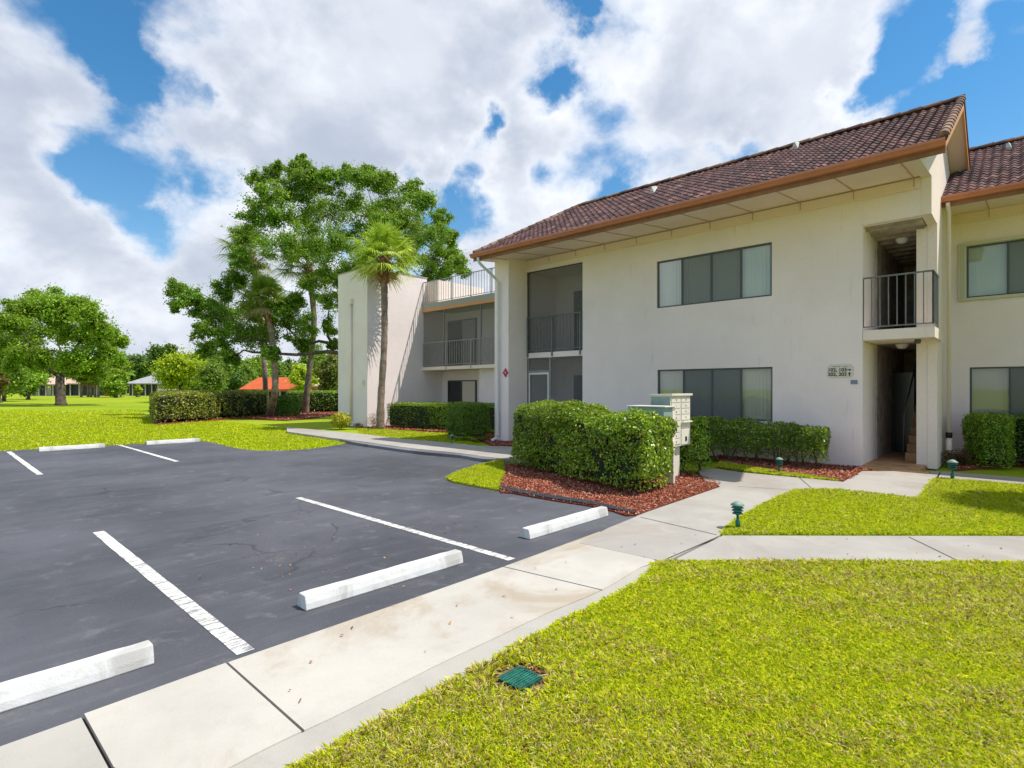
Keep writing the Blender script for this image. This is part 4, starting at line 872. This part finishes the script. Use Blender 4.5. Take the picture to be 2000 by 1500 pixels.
hedge('round bright green clipped shrub between two palms', hp3, 1.30, 15000, .10, [(.09, .22, .015), (.15, .30, .02), (.04, .10, .01)], (4, 3, 2), z0=.03, amp=.05, round_=.4, name='shrub', cat='shrub')
hp4 = [G(560, 806)[:2], G(668, 805)[:2], G(690, 795)[:2], G(560, 796)[:2]]
hedge('dark clipped hedge behind the round shrub, ending at the stair tower', hp4, 1.56, 26000, .11, HG, (5, 2, 5, .8, .3), z0=.03, amp=.05, round_=.2, thick=.1)
def bush(label, px_, py_, rad, hgt, n, size, cols, wts, name='shrub', z=0.):
    c0 = np.array(G(px_, py_, z)); root = thing(name, label, 'shrub', tuple(c0)); u = unit(rng.normal(size=(n, 3))); r = rng.random(n)**.45
    p = c0+u*r[:, None]*(rad, rad, hgt*.5)*(1+.2*snoise(u, 4., 3))[:, None]+(0, 0, hgt*.5); p[:, 2] = np.maximum(p[:, 2], .03)
    npmesh('foliage', leafquads(p, unit(u+rng.normal(size=(n, 3))*.6+(0, 0, .4)), size*rng.uniform(.7, 1.2, n), size*.35), 4, palette(n, cols, wts), 'leaf', root)
    b = MB()
    for i in range(5):
        a_ = rng.uniform(0, 6.28); b.tube([tuple(c0), tuple(c0+np.array((math.cos(a_)*rad*.5, math.sin(a_)*rad*.5, hgt*.6)))], [.012, .005], 5)
    b.build('stem', 'stem', root)
bush('small bright yellow bush at the foot of the stair tower', 667, 838, .42, .75, 1600, .12, [(.50, .48, .03), (.60, .52, .04), (.30, .36, .02)], (4, 3, 2))
bush('low dark purple plant at the corner of the stair tower', 700, 836, .22, .25, 350, .07, [(.09, .02, .07), (.05, .015, .04), (.2, .05, .1)], (3, 3, 1))
bush('grey leafless twiggy bush beside the front palm base', 729, 838, .30, .7, 500, .06, [(.25, .2, .15), (.2, .2, .1)], (3, 1))
bush('low dark red plant behind the path light by the downspout', 1872, 912, .28, .42, 600, .07, [(.12, .02, .03), (.06, .03, .02), (.16, .05, .03)], (3, 3, 1))

# ------------------------------------------------------------------ palms
def palm(label, pts, rads, crown_r, nf=30, boots=.8, cols=((.13, .22, .02), (.20, .30, .03), (.30, .36, .05)), seed=1, group='cabbage palms', lw=.024, droop=1.15, dead=3):
    r_ = np.random.default_rng(seed); root = thing('palm_tree', label, 'palm', tuple(pts[0]), group)
    cv = cr([tuple(p) for p in pts], 6); L = len(cv); rr = np.interp(np.linspace(0, 1, L), np.linspace(0, 1, len(rads)), rads)
    b = MB(); b.tube(cv, [a*(1+.07*math.sin(i*2.1)) for i, a in enumerate(rr)], 12); b.build('trunk', 'palm_bark', root)
    top = np.array(pts[-1]); dn = unit((np.array(cv[-1])-np.array(cv[-4]))[None])[0]
    b = MB()
    for i in range(46):                                 # old leaf bases below the crown
        t_ = i/46.; a_ = i*2.4; p = top-dn*boots*(1-t_); o_ = np.array((math.cos(a_), math.sin(a_), .0)); q_ = p+o_*(rads[-1]*1.75)+(0, 0, .22)
        b.tube([tuple(p+o_*rads[-1]*.6), tuple((p+q_)/2+o_*.03), tuple(q_)], [.06, .05, .022], 5)
    b.build('leaf_bases', 'boots', root)
    V_ = []; K_ = []; st = MB()
    for i in range(nf):
        t_ = (i+.5)/nf; el = math.radians(84-128*t_**1.15)+r_.normal()*.1; az = i*2.39996+r_.normal()*.2
        d = np.array((math.cos(az)*math.cos(el), math.sin(az)*math.cos(el), math.sin(el))); pl = crown_r*.50*r_.uniform(.8, 1.15)
        p0 = top+(0, 0, .05); p1 = p0+d*pl*.6+(0, 0, .03); p2 = p0+d*pl+(0, 0, -.05*droop)
        st.tube([tuple(p0), tuple(p1), tuple(p2)], [.022, .016, .010], 5)
        side = unit(np.cross(d, (0, 0, 1.))[None])[0]; up = np.cross(side, d); fr = crown_r*.60*r_.uniform(.85, 1.1); nl = 38
        isdead = i >= nf-dead; base = np.array(cols[r_.integers(len(cols))]) if not isdead else np.array((.38, .28, .14))
        for j in range(nl):
            a_ = (j/(nl-1)-.5)*math.radians(250); ll = fr*(1-.28*abs(a_)/2.2)*r_.uniform(.88, 1.1)
            u = d*math.cos(a_)+side*math.sin(a_)+up*(.18-.35*abs(math.sin(a_))**2); u = u/np.linalg.norm(u)
            s0 = p2-d*fr*.10*(1 if abs(a_) < 1.2 else 0); s1 = s0+u*ll*.58; s2 = s0+u*ll+np.array((0, 0, -.22*ll*droop*r_.uniform(.5, 1.5)))
            wv = unit(np.cross(u, up+.3*side)[None])[0]*lw
            V_.append(np.stack([s0-wv*.3, s0+wv*.3, s1+wv, s1-wv])); V_.append(np.stack([s1-wv, s1+wv, s2+wv*.12, s2-wv*.12])); c_ = base*r_.uniform(.8, 1.25); K_ += [c_, c_*(1.15 if not isdead else 1)]
    cr_ = npmesh('crown', np.array(V_), 4, np.clip(np.array(K_), 0, 1), 'leaf', root); st.build('leaf_stalks', 'stem', cr_)
    return root
def PP(l, d): return [P(x, y, d) for x, y in l]
g_ = np.array(G(743, 838)); dd = CF*g_[0]+SF*g_[1]
palm('tall palm with yellow green crown in front of the stair tower', [g_]+PP([(744, 780), (750, 680), (751, 600), (750, 545), (750, 505)], dd), [.19, .15, .135, .135, .15, .17], 1.72, 38, 1.1, ((.36, .50, .05), (.50, .60, .09), (.26, .40, .03), (.60, .66, .15)), 4, dead=1)
dC = 33.; palm('leaning palm with pale patchy trunk beside the round clipped shrub', [np.array(G(526, 814))]+PP([(536, 770), (537, 720), (530, 650), (521, 605), (517, 585)], dC-1), [.24, .19, .17, .17, .18, .18], 1.9, 30, 1.5, seed=6)
palm('straight palm with slim grey trunk rising behind the mixed hedge', [np.array(G(518, 800))]+PP([(518, 740), (512, 660), (503, 580), (494, 515), (490, 495)], 43), [.22, .2, .19, .19, .22, .24], 2.7, 30, 1.9, ((.06, .13, .02), (.10, .19, .03), (.14, .24, .04)), 7)
palm('tall curved palm between the round shrub and the stair tower', [np.array(G(596, 808))]+PP([(601, 750), (612, 660), (612, 600), (604, 545), (600, 520)], 37.5), [.26, .2, .19, .19, .2, .22], 2.5, 32, 1.0, ((.07, .15, .02), (.12, .22, .03), (.18, .28, .04)), 8)
# palm standing just outside the view on the right: its shadow lies on the lawn
xp, yp = 7.08*H, -1.32*H
palm('palm whose shadow falls on the lawn at the right edge', [(xp+.2, yp, 0), (xp+.1, yp, 1.8), (xp, yp, 3.9)], [.16, .13, .14], 1.55, 22, .6, seed=11, dead=1)

# ------------------------------------------------------------------ broadleaf trees
def tree(name, label, base, clumps, leaf, per, cols, wts, trunk_r, cat='tree', group=None, fork=.35, sub=9, depth=.5, seed=1, bark='bark', subr=.42, minr=.02, spread=1.):
    """base: ground point (m); clumps: [(x, y, z, r)] in metres"""
    r_ = np.random.default_rng(seed); root = thing(name, label, cat, tuple(base), group); base = np.array(base, float)
    cl = np.array(clumps); cen = cl[:, :3].mean(0)
    zf = base[2] + (cl[:, 2].min()-base[2])*fork + .35*(cl[:, 2].mean()-base[2])*fork
    fk = np.array((base[0]*.75+cen[0]*.25, base[1]*.75+cen[1]*.25, zf))
    mb = MB(); mid = (base+fk)/2+np.array((r_.normal()*.1, r_.normal()*.1, 0))
    mb.tube([tuple(base+(0, 0, -.1)), tuple(base+(0, 0, .25)), tuple(mid), tuple(fk)], [trunk_r*1.5, trunk_r*1.1, trunk_r*.95, trunk_r*.85], 10)
    nodes_ = [(fk, trunk_r*.8)]; order = np.argsort(np.linalg.norm(cl[:, :3]-fk, axis=1))
    for i in order:
        c = cl[i, :3]; best = None; bd = 1e9
        for (p, rr) in nodes_:
            d_ = np.linalg.norm(c-p)+.25*np.linalg.norm(p-fk)*.6
            if c[2] < p[2]-.3: d_ += 1.5*(p[2]-c[2])
            if d_ < bd: bd = d_; best = (p, rr)
        p, rr = best; r1 = max(minr, rr*.55); L_ = np.linalg.norm(c-p); m1 = p+(c-p)*.4+r_.normal(size=3)*L_*.07+(0, 0, L_*.06); m2 = p+(c-p)*.75+r_.normal(size=3)*L_*.05
        mb.tube([tuple(p), tuple(m1), tuple(m2), tuple(c)], [rr*.9, (rr+r1)/2*.9, r1, r1*.8], 7)
        nodes_.append((c, r1)); nodes_.append((m1, (rr+r1)/2*.9))
    tr = mb.build('trunk', bark, root)
    V_ = []; K_ = []; tw_ = MB()
    for (x, y, z, rad) in cl:
        cc0 = np.array((x, y, z)); tone = r_.uniform(.8, 1.2)
        for s_ in range(sub):
            u = unit(r_.normal(size=(1, 3)))[0]; off = u*rad*spread*r_.uniform(.2, 1.)*np.array((1, 1, .95)); sc0 = cc0+off; sr = rad*subr*r_.uniform(.6, 1.2)
            tw_.tube([tuple(cc0+off*.1), tuple(cc0+off*.6+(0, 0, rad*.05)), tuple(sc0)], [max(minr*.8, rad*.02), minr*.6, minr*.3], 4, cap=False)
            n = int(per*r_.uniform(.7, 1.3)); v = unit(r_.normal(size=(n, 3))); pr = r_.random(n)**.6*np.where(r_.random(n) < .22, 1.65, 1.)
            ax_ = unit(r_.normal(size=(1, 3)))[0]; v2 = v+ax_*(v@ax_)[:, None]*r_.uniform(.2, 1.3); p = sc0+v2*(pr*sr)[:, None]*(.95, .95, .8); nn = unit(v*.5+r_.normal(size=(n, 3))*.6+(0, 0, .45))
            V_.append(leafquads(p, nn, leaf*r_.uniform(.6, 1.25, n), leaf*.55)); K_.append(palette(n, cols, wts, .18)*tone*r_.uniform(.9, 1.12))
    cw = npmesh('crown', np.concatenate(V_), 4, np.clip(np.concatenate(K_), .002, 1), 'leaf', root); tw_.build('twigs', bark, cw)
    return root
def clumps_px(lst, d, spread, seed=1):
    r_ = np.random.default_rng(seed); out = []
    for (x, y, rp) in lst:
        dz = d+r_.uniform(-1, 1)*spread; p = P(x, y, dz); out.append((*p, rp/F*dz))
    return out
OAK = [(.11, .25, .018), (.18, .36, .025), (.06, .15, .014), (.30, .48, .045)]
oak = [(505,352,22),(530,338,20),(585,328,20),(600,350,28),(520,385,34),(560,378,30),(602,395,36),(500,425,32),(548,430,38),(610,440,36),(655,358,26),(700,348,26),(742,365,30),(690,398,38),(650,420,38),(730,412,38),(772,400,34),(758,352,16),
       (808,372,22),(830,398,28),(858,430,26),(848,462,30),(878,492,26),(892,515,22),(815,450,34),(850,502,30),(800,495,34),(868,535,20),(835,540,22),(560,480,38),(612,490,38),(655,480,38),(700,462,36),(650,540,36),(600,548,34),(575,590,28),(640,590,26),(700,520,36),(755,520,34),(470,470,28),(480,510,26),
       (352,566,20),(375,590,24),(402,600,26),(342,598,12),(440,568,24),(462,545,22),(420,622,30),(390,640,20),(452,622,34),(432,662,28),(405,682,22),(480,652,34),(520,662,32),(560,640,32),(600,640,26),(500,602,32),(545,600,30),(642,640,16),(590,672,16),(650,672,12),(455,700,14),(530,690,14),
       (575,345,14),(640,345,14),(545,325,10),(590,312,10),(680,335,12),(720,335,12),(760,440,30),(880,465,14),(905,530,14),(780,440,30),(620,360,20)]
bz = np.array(G(715, 815)); tree('oak_tree', 'huge spreading oak towering behind the stair tower and palms', bz, clumps_px(oak, 33.5, 3.2, 5), 0.14, 230, OAK, (5, 4, 2.5, 2), .30, seed=3, fork=.45, sub=13, minr=.02, subr=.42, spread=1.12)
lo_ = [(40,640,36),(92,612,34),(140,608,32),(60,605,28),(110,650,36),(160,650,36),(195,662,30),(218,690,22),(22,672,34),(150,700,30),(72,690,32),(190,715,22),(15,628,30),(112,590,24),(-10,650,28),(75,590,22),(170,620,26),(205,640,20),(130,712,20),(40,705,24),(225,660,16),(150,590,16),(35,600,20)]
YG_ = [(.15, .29, .015), (.24, .40, .02), (.08, .18, .012), (.34, .50, .035)]
tree('oak_tree', 'broad round oak with forked dark trunk on the left lawn', G(119, 791), clumps_px(lo_, 58.8, 4.5, 6), 0.28, 230, YG_, (4, 4, 2.5, 2), .45, seed=5, fork=.45, sub=13, minr=.045, subr=.50, spread=1.2)
def auto(label, x0, x1, y0, y1, d, cols, wts, seed, n=12, per=80, leaf=None, group='trees along the far edge of the lawn', name='broadleaf_tree', trunk_r=None, base_y=None):
    n = int(n*1.5); r_ = np.random.default_rng(seed); lst = []; rx, ry = (x1-x0)/2, (y1-y0)/2; cx_, cy_ = (x0+x1)/2, (y0+y1)/2; rr = min(rx, ry)*.42
    for i in range(n):
        a_ = r_.uniform(0, 6.28); q_ = math.sqrt(r_.random()); x = cx_+(rx-rr*.8)*q_*math.cos(a_); y = cy_+(ry-rr*.8)*q_*math.sin(a_); lst.append((x, y, rr*r_.uniform(.75, 1.25)))
    cl_ = clumps_px(lst, d, rx/F*d*.6, seed); b0 = P(cx_, 760, d); b0[2] = -.03
    return tree(name, label, b0, cl_, leaf or d*.0052, per, cols, wts, trunk_r or d*.0028, group=group, seed=seed, sub=11, minr=d*.0006, fork=.5, subr=.62, spread=1.1)
DK = [(.07, .16, .025), (.12, .24, .035), (.04, .10, .02)]
YL = [(.38, .50, .015), (.52, .60, .02), (.22, .34, .015)]
MD = [(.15, .28, .03), (.23, .38, .04), (.09, .18, .025)]
auto('bright yellow green tree left of the red roofed house', 300, 405, 676, 768, 72, YL, (4, 3, 2), 21, 16, 40)
auto('dark rounded tree behind the grey roofed house', 232, 306, 694, 768, 165, DK, (4, 3, 2), 22, 14)
auto('dark pine-like tree top rising behind the yellow green tree', 290, 350, 672, 740, 150, DK, (4, 3, 2), 23, 9)
auto('dark tree crown behind the yellow green tree, right of its top', 345, 420, 680, 760, 140, DK, (3, 3, 3), 24, 12)
auto('light green tree behind the hedge with a thin forked stem', 385, 445, 706, 770, 62, [(.14, .25, .03), (.20, .30, .05), (.09, .17, .02)], (3, 3, 2), 25, 12, 36)
auto('mid green tree beside the left end of the red roof', 430, 500, 695, 772, 80, MD, (4, 3, 3), 26, 14, 38)
auto('dark green tree directly left of the red roof edge', 440, 485, 725, 775, 75, DK, (4, 3, 3), 27, 9)
auto('hazy green tree behind the red roof, between two palm trunks', 480, 545, 690, 765, 120, MD, (4, 3, 3), 28, 12)
auto('small distant tree above the right end of the red roof', 535, 590, 706, 762, 130, DK, (3, 4, 2), 29, 9)
auto('open green tree left of the stair tower', 585, 650, 672, 745, 85, MD, (4, 4, 2), 30, 11, 34)
auto('yellow green small tree over the right end of the red roof', 568, 612, 712, 770, 66, YL, (4, 3, 2), 31, 8)
auto('olive green tree touching the stair tower edge', 620, 672, 692, 775, 70, [(.14, .18, .03), (.22, .22, .06), (.08, .11, .02)], (3, 2, 3), 32, 12)
auto('dense green tree at the left edge behind the round oak', -40, 55, 668, 770, 78, MD, (4, 4, 2), 33, 16, 40)
auto('light green low tree between the left edge and the oak trunk', 25, 85, 712, 772, 90, YG_, (4, 4, 2, 2), 34, 12)
auto('tall dark tree crown at the far left edge', -90, 10, 640, 760, 100, DK, (4, 3, 2), 35, 14)
auto('thin light green tree right of the tan roofed house', 202, 250, 720, 772, 110, YG_, (4, 4, 1, 3), 36, 9)
auto('distant green tree mass behind the tan roofed house', 120, 230, 690, 762, 190, MD, (3, 3, 3), 37, 18)
auto('distant dark tree behind the oak trunk', 30, 130, 700, 765, 200, DK, (3, 3, 2), 38, 14)
auto('distant tree line crown behind the wide oak gap', 400, 470, 700, 765, 180, DK, (3, 3, 2), 39, 12)
auto('small round bush tree before the grey roofed house', 262, 276, 752, 772, 120, YL, (3, 3, 2), 40, 5, 30)
auto('tall mid green tree behind the mixed hedge, left of the straight palm', 395, 470, 684, 772, 92, MD, (3, 4, 3), 45, 14)
auto('light green tree between the straight palm and the leaning palm', 470, 530, 698, 770, 100, YG_, (4, 4, 2, 2), 46, 10)
auto('dark green tree between the grey roofed house and the round oak', 205, 262, 700, 768, 170, DK, (4, 3, 2), 47, 12)
auto('mid green tree behind the leaning palm, above the red roof', 500, 570, 704, 762, 110, MD, (4, 3, 3), 48, 10)
auto('reddish brown tree at the left picture edge', -14, 14, 722, 778, 70, [(.25, .12, .05), (.14, .12, .03), (.10, .06, .03)], (3, 3, 2), 41, 8, 30)
# woods far beyond the houses
n = 60000; px_ = rng.uniform(-160, 700, n); dd_ = rng.uniform(225, 260, n); hm = 742-12*snoise(np.column_stack([px_*.02, px_*0, px_*0]), 1.5, 77)-8*snoise(np.column_stack([px_*.06, px_*0, px_*0]), 1.5, 78)
py_ = rng.uniform(0, 1, n)**.7*(771-hm)+hm
wp_ = np.stack([SF*(px_-1000)/F*dd_+CF*dd_, -CF*(px_-1000)/F*dd_+SF*dd_, H+(760-py_)/F*dd_], 1); wp_[:, 2] = np.maximum(wp_[:, 2], 0)
tag(npmesh('distant_woods', leafquads(wp_, unit(rng.normal(size=(n, 3))+(0, 0, .4)), rng.uniform(.7, 1.5, n), .8), 4, palette(n, DK+MD, (3, 3, 2, 2, 1, 1)), 'leaf'), 'dark band of distant woods closing the far side of the lawn', 'woods', kind='stuff')
dT = 118.
for i, (px_, ty) in enumerate([(159, 735), (172, 738), (178, 736), (186, 738), (192, 732), (236, 722), (228, 718)]):
    b0 = P(px_, 760, dT); b0[2] = -.03; p_ = [tuple(b0), tuple(P(px_+random.uniform(-1, 1), 755, dT)), tuple(P(px_+random.uniform(-2, 2), ty, dT))]
    lab = ['thick pale palm trunk before the tan roofed house', 'second palm from the left before the tan roofed house', 'third palm before the tan roofed house, close to its neighbour', 'fourth palm before the tan roofed house', 'reddish trunked palm before the right part of the tan roof', 'yellow trunked leaning palm between the tan and grey roofed houses', 'slim palm just left of the yellow trunked palm'][i]
    palm(lab, p_, [.24, .2, .22], 3.2 if i > 4 else 2.6, 12, 1.0, seed=20+i, group='small far palms by the houses', lw=.16, dead=1)

# ------------------------------------------------------------------ far houses
def house(label, x0, x1, d, eave, ridge, depth, roofm, z0=0., inset=.35, open_=((.1, .3), (.4, .9)), rx=None):
    a = P(x0, 760, d); c = P(x1, 760, d); u = unit((c-a)[None])[0]; u[2] = 0; n = np.array((-u[1], u[0], 0)); n = n if n@np.array((CF, SF, 0)) > 0 else -n
    L = np.linalg.norm((c-a)[:2]); o = np.array((a[0], a[1], z0))
    root = thing('house', label, 'house', tuple(o+u*L/2))
    def Q(s, t, z): return tuple(o+u*s+n*t+np.array((0, 0, z)))
    b = MB(); e = .7
    def bx_(s0, s1, t0, t1, za, zb):
        vs_ = [Q(s, t, z) for s in (s0, s1) for t in (t0, t1) for z in (za, zb)]; b.add(vs_, [(0,1,3,2),(4,6,7,5),(0,4,5,1),(2,3,7,6),(0,2,6,4),(1,5,7,3)])
    bx_(e, L-e, e, depth-e, 0, eave-.02); b.build('wall', 'house_wall', root)
    b = MB(); i_ = depth*.5
    b.add([Q(0, 0, eave), Q(L, 0, eave), Q(L, depth, eave), Q(0, depth, eave), Q(i_, depth/2, ridge), Q(L-i_, depth/2, ridge), Q(0, 0, eave-.18), Q(L, 0, eave-.18), Q(L, depth, eave-.18), Q(0, depth, eave-.18)],
          [(0, 1, 5, 4), (1, 2, 5), (2, 3, 4, 5), (3, 0, 4), (0, 6, 7, 1), (1, 7, 8, 2), (2, 8, 9, 3), (3, 9, 6, 0), (6, 9, 8, 7)]); b.build('roof', roofm, root)
    for (p0, p1) in open_:
        b = MB(); bx_(L*p0, L*p1, e-.05, e-.02, .15, eave-.35); b.build('window', 'house_dark', root)
    b = MB()
    for s in np.linspace(.3, L-.3, 6): bx_(s-.1, s+.1, .15, .35, 0, eave-.19)
    b.build('post', 'house_wall', root)
    return root
house('low house with long tan roof beyond the lawn behind the oak', 116, 208, 140, 3.2, 6.4, 7, 'tan_roof', open_=((.05, .4), (.45, .95)))
house('low tan roofed house end left of the oak trunk', 44, 118, 138, 3.0, 5.0, 9, 'tan_roof', open_=((.1, .25), (.4, .55), (.7, .9)))
house('grey roofed house at the lawn end beside the dark trees', 243, 310, 140, 3.2, 6.0, 11, 'grey_roof')
house('low house with bright orange red roof behind the hedge', 466, 600, 68, 2.6, 4.1, 3.4, 'orange_roof', z0=-.9)
house('pale walled low house between the curved palm and the stair tower', 606, 650, 76, 2.2, 3.3, 7, 'tan_roof')
tag_ = MB(); c_ = P(211, 772, 135); tag_.lathe(c_[0], c_[1], [(.01, 0), (.6, 0), (.75, .9), (.8, 1.0), (.5, 1.0), (.01, .98)], 14); pt = tag_.build('flower_pot', 'terracotta'); tag(pt, 'orange pot standing on the lawn before the tan roofed house', 'pot')
